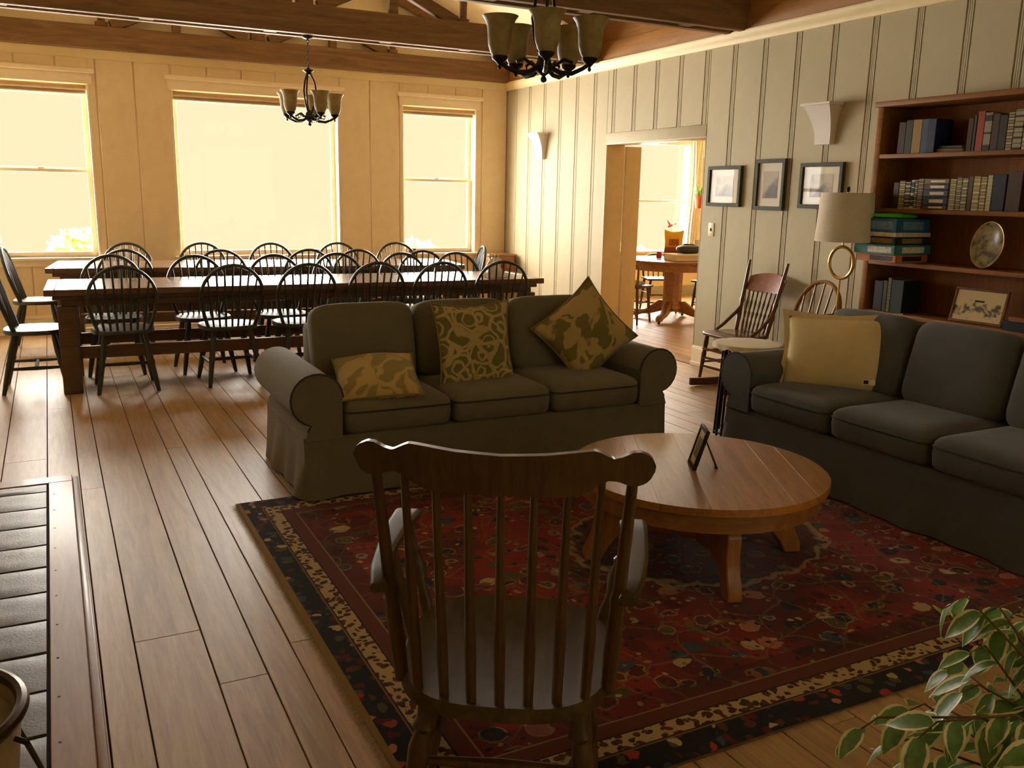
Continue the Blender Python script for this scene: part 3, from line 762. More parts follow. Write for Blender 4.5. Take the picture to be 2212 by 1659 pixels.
# ================================================================== seating group
def sofa(name, label, loc, rz, mat, pipe):
    t = thing(name, label, 'sofa', loc, rz, 'skirted roll-arm sofas')     # faces -Y, origin at the middle of the front
    HW = .885; D = .88                                                      # inner half width, depth
    # body under the cushions
    MB().box(-HW, HW, .03, D-.02, .03, .305).build('base', mat, t, bev=.015)
    # skirt with soft folds, four sides
    x0, x1, y0, y1 = -1.08, 1.08, 0.0, D
    per = []
    def side(p, q, n):
        for i in range(n): per.append((Vector(p).lerp(Vector(q), i/n), (Vector(q)-Vector(p)).normalized()))
    side((x0, y0), (x1, y0), 60); side((x1, y0), (x1, y1), 26); side((x1, y1), (x0, y1), 60); side((x0, y1), (x0, y0), 26)
    m = MB(); vs = []; N = len(per); R = 6
    for j in range(R+1):
        v = j/R
        for i, (p, d) in enumerate(per):
            nrm = Vector((d.y, -d.x)); cx = abs(p.x)/1.08; fold = sin(i*.9)*.006+sin(i*.37+1)*.008
            flare = (1-v)**1.5*(.035+fold*1.6)-.012
            vs.append((p.x+nrm.x*flare, p.y+nrm.y*flare, .006+.30*v))
    fs = [(j*N+i, j*N+(i+1) % N, (j+1)*N+(i+1) % N, (j+1)*N+i) for j in range(R) for i in range(N)]
    m.add(vs, fs); m.build('skirt', mat, t, ang=70)
    # rolled arms
    for s in (-1, 1):
        prof = [(0, .29), (0, .50)]
        cxx, cz, r = .125, .495, .128
        for i in range(17):
            a = pi*.98 - (pi*.98+pi*.42)*i/16; prof.append((cxx+r*cos(a), cz+r*sin(a)))
        prof += [(.175, .34), (.19, .29)]
        m = MB(); vs = []; n = len(prof); ys = [0.0, .006, .03, .3, .6, D-.05, D-.02]
        for yy in ys:
            k = .0 if yy > .001 else .012
            for x, z in prof:
                vx = x+(cxx-x)*k*2; vz = z+(cz-z)*k*2
                vs.append((s*(HW+vx), yy, vz))
        fs = [(j*n+i, j*n+(i+1) % n, (j+1)*n+(i+1) % n, (j+1)*n+i) for j in range(len(ys)-1) for i in range(n)]
        fs += [tuple(range(n)), tuple(range(len(vs)-1, len(vs)-n-1, -1))]
        m.add(vs, fs); ar = m.build('arm', mat, t, ang=50)
        MB().tube([(s*(HW+x), .004, z) for x, z in prof[1:-1]], .006, 6).build('piping', pipe, ar)
    # back frame
    MB().box(-HW+.02, HW-.02, D-.2, D-.01, .28, .76).build('back_frame', mat, t, bev=.04, seg=3)
    w = 2*HW/3
    for k in range(3):
        cx = -HW+w*(k+.5)
        c = MB().selip(w/2-.002, .335, .095, .42, .16, 40, 12, T(cx, .315, .385)).build('seat_cushion', mat, t, ang=70)
        rr = [(cx+(w/2-.004)*math.copysign(abs(cos(q))**.16, cos(q)), .315+.335*math.copysign(abs(sin(q))**.16, sin(q)), .42) for q in [2*pi*i/40 for i in range(40)]]
        MB().tube(rr, .005, 5, True).build('piping', pipe, c)
        M = T(cx, .60, .655) @ RX(radians(-14)) @ RZ((k-1)*.02)
        MB().selip(w/2-.002, .115, .225, .3, .5, 36, 16, M).build('back_cushion', mat, t, ang=70)
    return t
sofa('sofa', 'grey skirted sofa with three patterned pillows, its back to the dining tables', (2.092, 4.125, .0125), 0, M_['sofa'], M_['sofapipe'])
sofa('sofa', 'blue-grey skirted sofa with a cream pillow in front of the bookcase', (3.455, 2.855, .0125), radians(-90), M_['sofa2'], M_['sofapipe'])

def pillow(label, loc, rot, w, h, th, mat, pipe, cat='pillow', pinch=.07, flange=0):
    t = thing('throw_pillow', label, cat, loc); t.rotation_euler = rot
    n = 22
    def pt(u, v, s):
        x = u*w/2*(1-pinch*(1-v*v)); y = v*h/2*(1-pinch*(1-u*u))
        k = max(0, (1-abs(u)**2.2))*max(0, (1-abs(v)**2.2))
        return (x, y, s*th/2*k**.55 + .012*sin(3*u+2*v)*k)
    m = MB(); vs = []; fs = []
    N = n+1
    for s in (1, -1):
        o = len(vs); vs += [pt(-1+2*i/n, -1+2*j/n, s) for j in range(N) for i in range(N)]
        fs += [(o+j*N+i, o+j*N+i+1, o+(j+1)*N+i+1, o+(j+1)*N+i) for j in range(n) for i in range(n)]
    m.add(vs, fs)
    me = bpy.data.meshes.new('cover'); me.from_pydata(m.v, [], m.f)
    bm = bmesh.new(); bm.from_mesh(me); bmesh.ops.remove_doubles(bm, verts=bm.verts, dist=.0008); bmesh.ops.recalc_face_normals(bm, faces=bm.faces); bm.to_mesh(me); bm.free()
    me.shade_smooth(); me.materials.append(mat); link(bpy.data.objects.new('cover', me), t)
    edge = [pt(-1+2*i/n, -1, 1) for i in range(n)]+[pt(1, -1+2*i/n, 1) for i in range(n)]+[pt(1-2*i/n, 1, 1) for i in range(n)]+[pt(-1, 1-2*i/n, 1) for i in range(n)]
    edge = [(x, y, 0) for x, y, z in edge]
    if flange:
        m = MB(); vs = []; E = len(edge)
        for k, (x, y, z) in enumerate(edge):
            f = Vector((x/(w/2), y/(h/2))); g = max(abs(f.x), abs(f.y)); ox = x+math.copysign(flange, x)*min(1, abs(f.x)**6+.02); oy = y+math.copysign(flange, y)*min(1, abs(f.y)**6+.02)
            wob = .006*sin(k*.8)
            vs += [(x*.98, y*.98, .003), (ox, oy, .003+wob), (ox, oy, -.003+wob), (x*.98, y*.98, -.003)]
        fs = []
        for k in range(E):
            q = (k+1) % E
            for i in range(4): fs.append((k*4+i, q*4+i, q*4+(i+1) % 4, k*4+(i+1) % 4))
        m.add(vs, fs); m.build('flange', mat, t, ang=60)
    else: MB().tube(edge, .0055, 6, True).build('piping', pipe, t)
    return t
p1 = pillow('olive throw pillow with outlined leaf medallions leaning upright mid-sofa', (2.06, 4.44, .668), (radians(76), 0, radians(2)), .48, .50, .15, M_['pil_a'], M_['pilpipe'], pinch=.12)
p2 = pillow('olive floral pillow standing on its corner against the right sofa arm', (2.80, 4.47, .70), (radians(76), radians(0), radians(-14)), .48, .47, .16, M_['pil_b'], M_['pilpipe'], pinch=.11)
p2.rotation_euler = (Matrix.Rotation(radians(-14), 4, 'Z') @ Matrix.Rotation(radians(77), 4, 'X') @ Matrix.Rotation(radians(40), 4, 'Z')).to_euler()
p0 = pillow('olive floral pillow lying flat on the left sofa seat', (1.45, 4.33, .562), (radians(19), radians(-3), radians(-13)), .43, .43, .15, M_['pil_c'], M_['pilpipe'])
p3 = pillow('large cream flanged pillow standing on the blue-grey sofa', (3.86, 3.515, .66), (0, 0, 0), .58, .42, .17, M_['cream'], M_['cream'], flange=.035)
p3.rotation_euler = (Matrix.Rotation(radians(-62), 4, 'Z') @ Matrix.Rotation(radians(74), 4, 'X') @ Matrix.Rotation(radians(3), 4, 'Z')).to_euler()
MB().box(.17, .235, -.165, -.135, .052, .055).build('care_label', M_['paper'], p3); MB().box(.175, .20, -.16, -.14, .055, .0565).build('label_print', M_['black'], p3)
p4 = pillow('second cream pillow tucked behind the large cream one by the sofa arm', (3.98, 3.66, .62), (0, 0, 0), .48, .40, .14, M_['cream'], M_['cream'], flange=.03)
p4.rotation_euler = (Matrix.Rotation(radians(-50), 4, 'Z') @ Matrix.Rotation(radians(68), 4, 'X') @ Matrix.Rotation(radians(-2), 4, 'Z')).to_euler()

# ---- rug
RX0, RX1, RY0, RY1 = .690, 4.25, 1.666, 4.216
rug = thing('persian_rug', 'red and navy persian rug with cream border and fringe under the coffee table', 'rug', ((RX0+RX1)/2, (RY0+RY1)/2, 0))
W, H = RX1-RX0, RY1-RY0
def rugf(u, v):
    x = (u-.5)*W; y = (v-.5)*H; e = .004*sin(7*v+1)*(u < .02)
    return (x+e, y+.004*sin(9*u), .0105+.0012*sin(11*u+3*v))
MB().grid(rugf, 40, 30).build('pile', rug_mat(W, H), rug, ang=60)
MB().box(-W/2+.003, W/2-.003, -H/2+.003, H/2-.003, .0006, .0085).build('backing', M_['bark'], rug)
fr = MB(); rg = random.Random(2)
for i in range(620):
    y = -H/2+H*i/620; l = rg.uniform(.014, .034); dy = rg.uniform(-.012, .012); x = -W/2+.004
    fr.add([(x, y, .008), (x, y+.0035, .008), (x-l*.6, y+dy*.5+.0035, .006), (x-l, y+dy, .0015), (x-l*.6, y+dy*.5, .006)], [(0, 1, 2, 4), (4, 2, 3)])
f = fr.build('fringe', fabric('fringe_cotton', '#a5854c'), rug, smooth=False); f['kind'] = 'stuff'

# ---- round coffee table
ct = thing('coffee_table', 'round golden oak coffee table with curved slab legs on the rug', 'coffee table', (2.335, 2.80, .0117), radians(-29.2))
R = .527; ZT = .39
cuts = [-R, -.44, -.286, -.222, -.038, .10, .199, .287, .40, R]
for a, b in zip(cuts, cuts[1:]):
    a, b = max(a, -R+.0015)+.0001, min(b, R-.0015)-.0001
    poly = []; nn = 14
    for i in range(nn+1): x = a+(b-a)*i/nn; poly.append((x, -sqrt(max(0, R*R-x*x))))
    for i in range(nn+1): x = b-(b-a)*i/nn; poly.append((x, sqrt(max(0, R*R-x*x))))
    q = []
    for p in poly:
        if not q or (abs(p[0]-q[-1][0])+abs(p[1]-q[-1][1])) > 1e-4: q.append(p)
    wm = MB().prism(q, ZT-.03, ZT).build('plank', None, ct, bev=.0005, seg=1, ang=35)
    wm.data.materials.append(M_['oakplank'] if 'oakplank' in M_ else M_.setdefault('oakplank', wood('oak_top_plank', '#8d5826', '#b87a35', 1, 4, rough=.32, coat=.2, coatr=.2, var=.3)))
MB().lathe([(R-.045, ZT-.03), (R-.03, ZT-.03), (R-.03, ZT-.105), (R-.045, ZT-.105)], 56, cap=False).build('apron', M_['oak'], ct, ang=50)
MB().lathe([(.085, .10), (.11, .12), (.11, ZT-.06), (.2, ZT-.05), (.2, ZT-.031)], 8, cap=True).build('pedestal', M_['oakleg'], ct, ang=20)
for k in range(4):
    prof = [(.10, .10), (.10, .27), (.30, .30), (.40, .29), (.435, .24), (.43, .17), (.445, .10), (.475, .04), (.475, 0), (.405, 0), (.38, .05), (.34, .10), (.26, .12)]
    M = RZ(radians(29.2-19+90*k)) @ Matrix(((1, 0, 0, 0), (0, 0, 1, -.029), (0, 1, 0, 0), (0, 0, 0, 1)))
    MB().prism(prof, 0, .058, M).build('leg', M_['oakleg'], ct, bev=.005, seg=1, ang=35)
# picture frame on the coffee table
pf = thing('photo_frame', 'small standing photo frame with easel back on the coffee table', 'picture frame', (2.31, 2.81, .4022), radians(-119))
Mf = RX(radians(-16))
m = MB()
for bx in ((-.065, .065, -.008, .008, 0, .016), (-.065, .065, -.008, .008, .159, .175), (-.065, -.049, -.008, .008, .016, .159), (.049, .065, -.008, .008, .016, .159)): m.box(*bx, M=Mf)
m.build('frame', M_['bronze'], pf, bev=.002, seg=1)
MB().box(-.049, .049, .0, .004, .016, .159, M=Mf).build('backing_board', M_['black'], pf); MB().box(-.049, .049, -.003, -.001, .016, .159, M=Mf).build('mat', M_['cream'], pf)
MB().box(-.03, .03, -.0045, -.003, .045, .13, M=Mf).build('photo', plain('old_photo', '#8a7a4a', .4, var=.4, scale=25), pf)
MB().add([(-.022, .043, .13), (.022, .043, .13), (.03, .10, .0), (-.03, .10, .0), (-.022, .047, .13), (.022, .047, .13), (.03, .105, .0), (-.03, .105, .0)],
         [(0, 1, 2, 3), (7, 6, 5, 4), (0, 4, 5, 1), (1, 5, 6, 2), (2, 6, 7, 3), (3, 7, 4, 0)]).build('easel_back', M_['black'], pf)

# ---- foreground rocking chair seen from behind (faces +Y locally)
rk = thing('rocking_chair', 'dark glossy wooden rocking chair in the foreground seen from behind', 'rocking chair', (.907, 1.74, .0117), radians(-32))
mr = M_['rocker']
out = []
for i in range(40):
    q = 2*pi*i/40; x, y = cos(q), sin(q); f = lambda v, e: math.copysign(abs(v)**e, v)
    out.append((.255*f(x, .62)*(1+.06*y), .265*f(y, .75)))
m = MB(); n = len(out); rings = [(.93, .372), (1.0, .385), (1.0, .405), (.97, .415), (.84, .408), (.6, .398), (.3, .394)]; vs = []
for sc, z in rings: vs += [(x*sc, y*sc, z+.012*max(0, y/.265)*(sc > .5)) for x, y in out]
vs.append((0, 0, .393)); fs = [tuple(range(n-1, -1, -1))]
for r in range(len(rings)-1):
    for i in range(n): fs.append((r*n+i, r*n+(i+1) % n, (r+1)*n+(i+1) % n, (r+1)*n+i))
o = (len(rings)-1)*n; fs += [(o+i, o+(i+1) % n, len(vs)-1) for i in range(n)]
m.add(vs, fs); m.build('seat', M_['rockerseat'], rk, ang=50)
# crest rail: curved board with rounded ears
N = 80
_TOP = [(0, -.008), (.3, -.004), (.55, .004), (.61, .005), (.66, -.002), (.72, -.012), (.78, -.009), (.85, 0), (.90, 0), (.95, -.007), (.975, -.014), (.99, -.021), (1, -.030)]
_BOT = [(0, -.093), (.4, -.093), (.5, -.090), (.58, -.080), (.65, -.065), (.70, -.060), (.76, -.062), (.82, -.070), (.88, -.074), (.94, -.069), (.97, -.061), (.99, -.053), (1, -.044)]
def _ip(tab, a):
    for (x0, y0), (x1, y1) in zip(tab, tab[1:]):
        if a <= x1: k = (a-x0)/(x1-x0); return y0+(y1-y0)*k
    return tab[-1][1]
def crest_z(u):      # u -1..1 -> top, bottom
    a = abs(u); return .998+_ip(_TOP, a), .998+_ip(_BOT, a)
vs = []
for i in range(N+1):
    u = -1+2*i/N; tp, bt = crest_z(u); x = u*.305; y = -.285+.05*u*u
    for yy, zz in ((y-.013, bt), (y+.011, bt), (y+.009, (tp+bt)/2), (y-.006, tp), (y-.024, tp), (y-.018, (tp+bt)/2)): vs.append((x, yy, zz))
fs = [(i*6+j, i*6+(j+1) % 6, (i+1)*6+(j+1) % 6, (i+1)*6+j) for i in range(N) for j in range(6)]+[tuple(range(6)), tuple(range(N*6+5, N*6-1, -1))]
MB().add(vs, fs).build('crest_rail', mr, rk, ang=60)
for k in range(7):
    u = (k-3)/3; x0 = u*.185; y0 = -.235+.045*u*u; x1 = u*.20; tp, bt = crest_z(x1/.305)
    MB().turned((x0, y0, .405), (x1, -.285+.05*(x1/.305)**2, bt+.01), [(0, .011), (.25, .0125), (.5, .011), (1, .008)], 8).build('spindle', mr, rk)
for s in (-1, 1):
    tp, bt = crest_z(.87)
    MB().turned((s*.235, -.13, .40), (s*.262, -.245, bt+.012), [(0, .016), (.2, .019), (.42, .016), (.46, .02), (.5, .015), (.8, .013), (1, .011)], 10).build('back_post', mr, rk)
    # arm with scrolled hand grip
    top = [(-.255, -.215), (-.10, -.10), (.05, .0), (.20, .0), (.285, 0)]
    pts = [(s*.262, -.235, .665), (s*.285, -.12, .66), (s*.30, .02, .655), (s*.302, .16, .655), (s*.30, .27, .648), (s*.298, .305, .635)]
    ws = [.018, .022, .024, .030, .036, .026]; vs = []; n = len(pts)
    for (x, y, z), w in zip(pts, ws):
        vs += [(x-w, y, z-.011), (x+w, y, z-.011), (x+w, y, z+.004), (x+w*.7, y, z+.011), (x-w*.7, y, z+.011), (x-w, y, z+.004)]
    fs = [(i*6+j, i*6+(j+1) % 6, (i+1)*6+(j+1) % 6, (i+1)*6+j) for i in range(n-1) for j in range(6)]+[tuple(range(6)), tuple(range(n*6-1, n*6-7, -1))]
    MB().add(vs, fs).build('arm', M_['rockerseat'], rk, bev=.003, ang=60)
    MB().turned((s*.225, .17, .40), (s*.298, .235, .648), [(0, .014), (.15, .018), (.3, .013), (.5, .024), (.62, .018), (.66, .024), (.72, .014), (1, .016)], 10).build('arm_post', mr, rk)
    MB().turned((s*.24, .02, .41), (s*.296, .06, .648), [(0, .010), (.4, .013), (1, .009)], 8).build('arm_spindle', mr, rk)
    for q in (-1, 1):
        MB().turned((s*.165, q*.15, .385), (s*.215, q*.20, .055), [(0, .02), (.08, .024), (.2, .02), (.26, .028), (.3, .018), (.42, .027), (.6, .022), (.64, .027), (.68, .018), (.85, .02), (1, .014)], 12).build('leg', mr, rk)
    pr = []; 
    for i in range(21):
        y = -.42+.82*i/20; pr.append((y, .001+.22*(y+.02)**2*.9))
    vs = []
    for y, z in pr: vs += [(s*.215-.016, y, z), (s*.215+.016, y, z), (s*.215+.016, y, z+.05), (s*.215-.016, y, z+.05)]
    fs = [(i*4+j, i*4+(j+1) % 4, (i+1)*4+(j+1) % 4, (i+1)*4+j) for i in range(20) for j in range(4)]+[(0, 1, 2, 3), (83, 82, 81, 80)]
    MB().add(vs, fs).build('rocker', mr, rk, bev=.004, seg=1)
sp = [(0, .009), (.2, .012), (.5, .016), (.8, .012), (1, .009)]
MB().turned((-.19, -.175, .22), (.19, -.175, .22), sp, 8).build('stretcher', mr, rk); MB().turned((-.19, .175, .22), (.19, .175, .22), sp, 8).build('stretcher', mr, rk)
for s in (-1, 1): MB().turned((s*.195, -.18, .19), (s*.195, .18, .19), sp, 8).build('stretcher', mr, rk)
# ================================================================== along the right wall
# framed prints
def art_mat(name, kind):
    t = NT(name); v = t.co(); n = t.noise(v, 9, 5, .65); sp = t.n('ShaderNodeSeparateXYZ'); t.l(v, sp.inputs[0])
    y, z = sp.outputs[1], sp.outputs[2]
    g = t.math('ADD', n.outputs[0], t.math('MULTIPLY', z, -2.2) if kind != 1 else t.math('MULTIPLY', t.math('ADD', y, z), -2.0))
    col = t.ramp(g, [(.42, hexl('#b9ad97')), (.56, hexl('#8b8279')), (.72, hexl('#4c4743'))])
    return t.fin(col, .6)
fm = plain('frame_dark_grey', '#4c4b3e', .6, spec=.2, var=.1)
for k, (ya, yb, za, zb, lab) in enumerate(((5.877, 6.300, 1.434, 1.771, 'wide dark-framed print closest to the doorway, of three on the wall'), (5.373, 5.703, 1.415, 1.815, 'tall dark-framed print in the middle of the three on the wall'),
                                           (4.790, 5.210, 1.440, 1.776, 'wide dark-framed print above the lamp, of three on the wall'))):
    yc, zc = (ya+yb)/2, (za+zb)/2
    o = thing('framed_print', lab, 'picture', (XR-.002, yc, zc), 0, 'dark framed prints')
    h, w = (zb-za)/2, (yb-ya)/2; t_ = .03
    for bx in ((-.032, 0, -w, w, h-t_, h), (-.032, 0, -w, w, -h, -h+t_), (-.032, 0, -w, -w+t_, -h+t_, h-t_), (-.032, 0, w-t_, w, -h+t_, h-t_)): MB().box(*bx).build('frame_rail', fm, o, bev=.002, seg=1)
    MB().box(-.012, -.004, -w+t_, w-t_, -h+t_, h-t_).build('mat', M_['paper'], o)
    aw, ah = (w-t_)*.62, (h-t_)*.62
    MB().box(-.0135, -.012, -aw, aw, -ah, ah).build('print', art_mat('engraving_%d' % k, k), o)
    MB().box(-.0185, -.0165, -w+t_, w-t_, -h+t_, h-t_).build('glazing', M_['picglass'] if 'picglass' in M_ else M_.setdefault('picglass', glass_mat('picture_glass', gl=.45)), o)
# plaster sconces
def sconce(lab, yc):
    o = thing('wall_sconce', lab, 'sconce', (XR-.001, yc, 1.905), 0, 'white plaster wall sconces')
    rows = []; n = 10
    for i in range(n+1):
        v = i/n; dep = .045+.10*v**2.2; hw = .075+.06*v**2.0; rows.append((dep, hw, .285*v))
    vs = []
    for d, w, z in rows: vs += [(0, -w, z), (-d, -w*.98, z), (-d, w*.98, z), (0, w, z)]
    fs = [(i*4+j, i*4+j+1, (i+1)*4+j+1, (i+1)*4+j) for i in range(n) for j in range(3)]+[(0, 1, 2, 3)]+[(i*4+3, i*4, (i+1)*4, (i+1)*4+3) for i in range(n)]
    MB().add(vs, fs).build('shield', M_['white'], o, ang=30)
    d, w, z = rows[-1]
    m = MB(); m.box(-d-.008, -d+.004, -w-.008, w+.008, z-.012, z+.008); m.box(-d, 0, -w-.008, -w+.004, z-.012, z+.008); m.box(-d, 0, w-.004, w+.008, z-.012, z+.008); m.build('rim', M_['white'], o, bev=.003, seg=1)
    MB().box(-.07, -.03, -.04, .04, z-.06, z-.055).build('lamp_holder', M_['white'], o)
sconce('white plaster sconce on the striped wall near the far corner', 9.34); sconce('white plaster sconce on the wall above the framed prints', 5.0)
sw = thing('light_switch', 'cream light switch plate beside the doorway', 'light switch', (XR-.001, 6.24, 1.23))
MB().box(-.006, 0, -.038, .038, -.058, .058).build('plate', plain('ivory_plastic', '#d8cf9f', .4), sw, bev=.003); MB().box(-.014, -.006, -.006, .006, -.012, .014).build('toggle', M_['bronze'], sw, bev=.002)
for z in (-.035, .035): MB().lathe([(.004, 0), (.004, .001), (.002, .002)], 8, M=T(-.006, 0, z) @ RY(radians(-90))).build('screw', M_['brass'], sw)
# ---- bookcase
BX0, BX1, BY0, BY1 = 4.88, 5.165, 2.35, 4.29
bc = thing('bookcase', 'tall reddish-brown wooden bookcase behind the blue-grey sofa', 'bookcase', (BX1, (BY0+BY1)/2, 0))
bm_ = M_['bookcase']; cyb = (BY0+BY1)/2; hw = (BY1-BY0)/2; dx = BX0-BX1
def bb(name, x0, x1, y0, y1, z0, z1, mat=bm_, bev=.004): return box(name, mat, (x0, x1, y0, y1, z0, z1), bc, bev)
for s in (-1, 1): bb('side_panel', dx, 0, s*hw-.045 if s > 0 else -hw, hw if s > 0 else -hw+.045, 0, 2.10)
bb('top', dx-.02, 0, -hw-.015, hw+.015, 2.10, 2.135, bev=.006); bb('back_panel', -.012, 0, -hw+.045, hw-.045, .05, 2.10, M_['bookback'], 0); bb('plinth', dx+.02, dx+.04, -hw+.045, hw-.045, 0, .09)
SH = [.09, .42, .757, 1.09, 1.43, 1.775]
for z in SH: bb('shelf', dx, -.012, -hw+.045, hw-.045, z-.0, z+.028)
ZS_ = [z+.0285 for z in SH]
# books
def spine_mat(name, c, band, style):
    t = NT(name); v = t.co(); sp = t.n('ShaderNodeSeparateXYZ'); t.l(v, sp.inputs[0]); z = sp.outputs[2]
    n = t.noise(v, 60, 3); base = t.mix(t.math('MULTIPLY', n.outputs[0], .5), hexl(c, .45), hexl(c, .75))
    if style:
        f = t.math('FRACT', t.math('MULTIPLY', z, style)); m = t.ramp(f, [(.0, (1, 1, 1)), (.18, (1, 1, 1)), (.22, (0, 0, 0)), (.55, (0, 0, 0)), (.57, (1, 1, 1)), (.62, (1, 1, 1)), (.64, (0, 0, 0))])
        base = t.mix(m, base, hexl(band, .75))
    return t.fin(base, .5, 0, .3)
pagem = plain('book_pages', '#b9a37c', .9, var=.08)
def book(lab, y1, y0, z, h, depth, c, band='#cdb377', style=0, tilt=0, setback=.02, group=None):
    w = y1-y0-.002
    o = thing('book', lab, 'book', (BX0+setback, (y0+y1)/2, z), 0, group); o.rotation_euler = (radians(tilt), 0, 0)
    sm = spine_mat('book_cover', c, band, style); a = w/2; t_ = min(.003, w*.15)
    m = MB(); m.box(0, .004, -a, a, 0, h); m.box(.004, depth, -a, -a+t_, 0, h); m.box(.004, depth, a-t_, a, 0, h); m.build('cover', sm, o, bev=.0012, seg=1)
    MB().box(.004, depth-.005, -a+t_, a-t_, .004, h-.004).build('pages', pagem, o)
    return o
gt = 'books on the top shelf'
T1 = [(4.128, 4.074, .195, '#4a2418', 'dark maroon book, first from the left on the top shelf', 0), (4.074, 4.022, .205, '#3c3a26', 'dark olive book, second from the left on the top shelf', 0), (4.022, 3.955, .205, '#c79a3e', 'mustard yellow book on the top shelf', 0),
      (3.955, 3.89, .205, '#3f5a78', 'dusty blue book beside the mustard yellow one', 0), (3.89, 3.83, .20, '#1f2c58', 'navy book at the right of the left group on the top shelf', 0),
      (3.635, 3.60, .19, '#5c2a1c', 'thin maroon book at the left of the right group on the top shelf', 0), (3.598, 3.58, .205, '#44564c', 'slim grey-green book on the top shelf', 0), (3.576, 3.53, .225, '#d0512a', 'orange-red book on the top shelf', 0), (3.529, 3.482, .215, '#b9a98a', 'pale book with dark label beside the orange-red one', 6),
      (3.48, 3.435, .205, '#54392a', 'brown book right of the pale labelled book', 0), (3.435, 3.386, .195, '#3d2f26', 'dark brown book between brown and ribbed books on the top shelf', 0), (3.384, 3.346, .205, '#8a7348', 'tan ribbed-spine book on the top shelf', 30), (3.344, 3.29, .22, '#cdbd92', 'broad cream book with dark bands on the top shelf', 17), (3.286, 3.24, .21, '#b7a476', 'cream book at the right edge of the top shelf', 20)]
for a, b, h, c, lab, st in T1: book(lab, a, b, ZS_[5], h, .16, c, '#2d2620' if st in (6, 17) else '#e2cf9c', st, setback=.02 if c != '#1f2c58' else -.01, group=gt)
def flatbook(lab, x0, x1, y0, y1, z, h, c, band='#cdb377', name='book', cat='book', rz=0, group=None):
    o = thing(name, lab, cat, ((x0+x1)/2, (y0+y1)/2, z), rz, group); a, b = (x1-x0)/2, (y1-y0)/2
    sm = spine_mat('flat_cover', c, band, 0); m = MB(); m.box(-a, a, -b, b, 0, .003); m.box(-a, a, -b, b, h-.003, h); m.box(-a, -a+.004, -b, b, .003, h-.003); m.build('cover', sm, o, bev=.001, seg=1)
    MB().box(-a+.004, a-.005, -b+.005, b-.005, .003, h-.003).build('pages', pagem, o); return o
flatbook('green book lying flat on the top shelf', 4.90, 5.06, 3.66, 3.82, ZS_[5]+.022, .016, '#3f5a48', group=gt); flatbook('tan book lying flat under the green one on the top shelf', 4.89, 5.05, 3.645, 3.825, ZS_[5], .021, '#8a6238', group=gt)
gm = 'books on the second shelf'
T2 = [(4.12, 4.078, .165, '#4a3322', 0, 'plain dark brown book, first from the left on the second shelf'), (4.076, 4.032, .175, '#a58a62', 34, 'tan gold-banded book, second from the left on the second shelf'), (4.03, 3.99, .17, '#5a3a2c', 22, 'brown book with thin bands, third from the left on the second shelf'), (3.988, 3.962, .18, '#3d4a3c', 12, 'slim green book with a round emblem on the second shelf'), (3.96, 3.938, .18, '#40605a', 40, 'slim teal ribbed book on the second shelf'), (3.936, 3.897, .19, '#7d3a2c', 45, 'red book with white ribs left of the flat stack'),
      (3.708, 3.665, .185, '#a89a52', 34, 'olive gold-ribbed book right of the flat stack'), (3.663, 3.628, .195, '#7d7440', 36, 'dark olive ribbed book, second right of the flat stack'), (3.626, 3.588, .19, '#9a8a5c', 24, 'grey-tan ribbed book, third right of the flat stack'), (3.585, 3.554, .20, '#74583a', 0, 'plain brown narrow book on the second shelf'), (3.552, 3.507, .20, '#c4ad6c', 20, 'pale yellow leather book on the second shelf'), (3.504, 3.466, .195, '#b59a58', 26, 'gold leather book beside the pale yellow one'), (3.462, 3.43, .205, '#d6ca9c', 46, 'white ribbed book beside the big navy one'), (3.427, 3.345, .21, '#172038', 0, 'thick navy book on the second shelf'), (3.338, 3.25, .225, '#5a3a1e', 0, 'tall wood-brown album right of the thick navy book')]
for a, b, h, c, st, lab in T2: book(lab, a, b, ZS_[4], h, .165, c, '#e6d9a8', st, group=gm)
z = ZS_[4]
for h, c, lab in ((.026, '#7a3a30', 'maroon book at the bottom of the flat stack on the second shelf'), (.05, '#3c4c62', 'thick slate-blue book second from the bottom of the flat stack'), (.042, '#4f6076', 'pale slate-blue book in the middle of the flat stack'), (.036, '#5e4036', 'brown book second from the top of the flat stack'), (.03, '#9c8a68', 'tan book on top of the flat stack on the second shelf')):
    o = flatbook(lab, 4.895, 5.05, 3.715, 3.888, z, h, c, group=gm); z += h+.0005
    MB().box(-.0785, -.0772, -.06, .04, h*.3, h*.7).build('gilt_lettering', plain('gilt', '#d9cfae', .5), o)
# lower-shelf books
gl = 'books on the fourth shelf'
for a, b, h, c, st, lab in ((4.19, 4.12, .20, '#2a2218', 0, 'very dark book in the left corner of the fourth shelf'), (4.118, 4.085, .205, '#3f4630', 0, 'dark olive narrow book on the fourth shelf'), (4.083, 4.055, .225, '#8f8450', 40, 'thin book with pale lettered spine on the fourth shelf'), (4.053, 3.96, .215, '#1f3418', 0, 'broad dark green book on the fourth shelf')):
    book(lab, a, b, ZS_[2], h, .17, c, '#3a3420', st, group=gl)
flatbook('dark book lying at the right end of the fourth shelf', 4.87, 5.05, 3.02, 3.235, ZS_[2], .055, '#25242c', group=gl); flatbook('orange-edged book on top of the dark lying book', 4.88, 5.04, 3.02, 3.21, ZS_[2]+.056, .024, '#c06a34', group=gl)
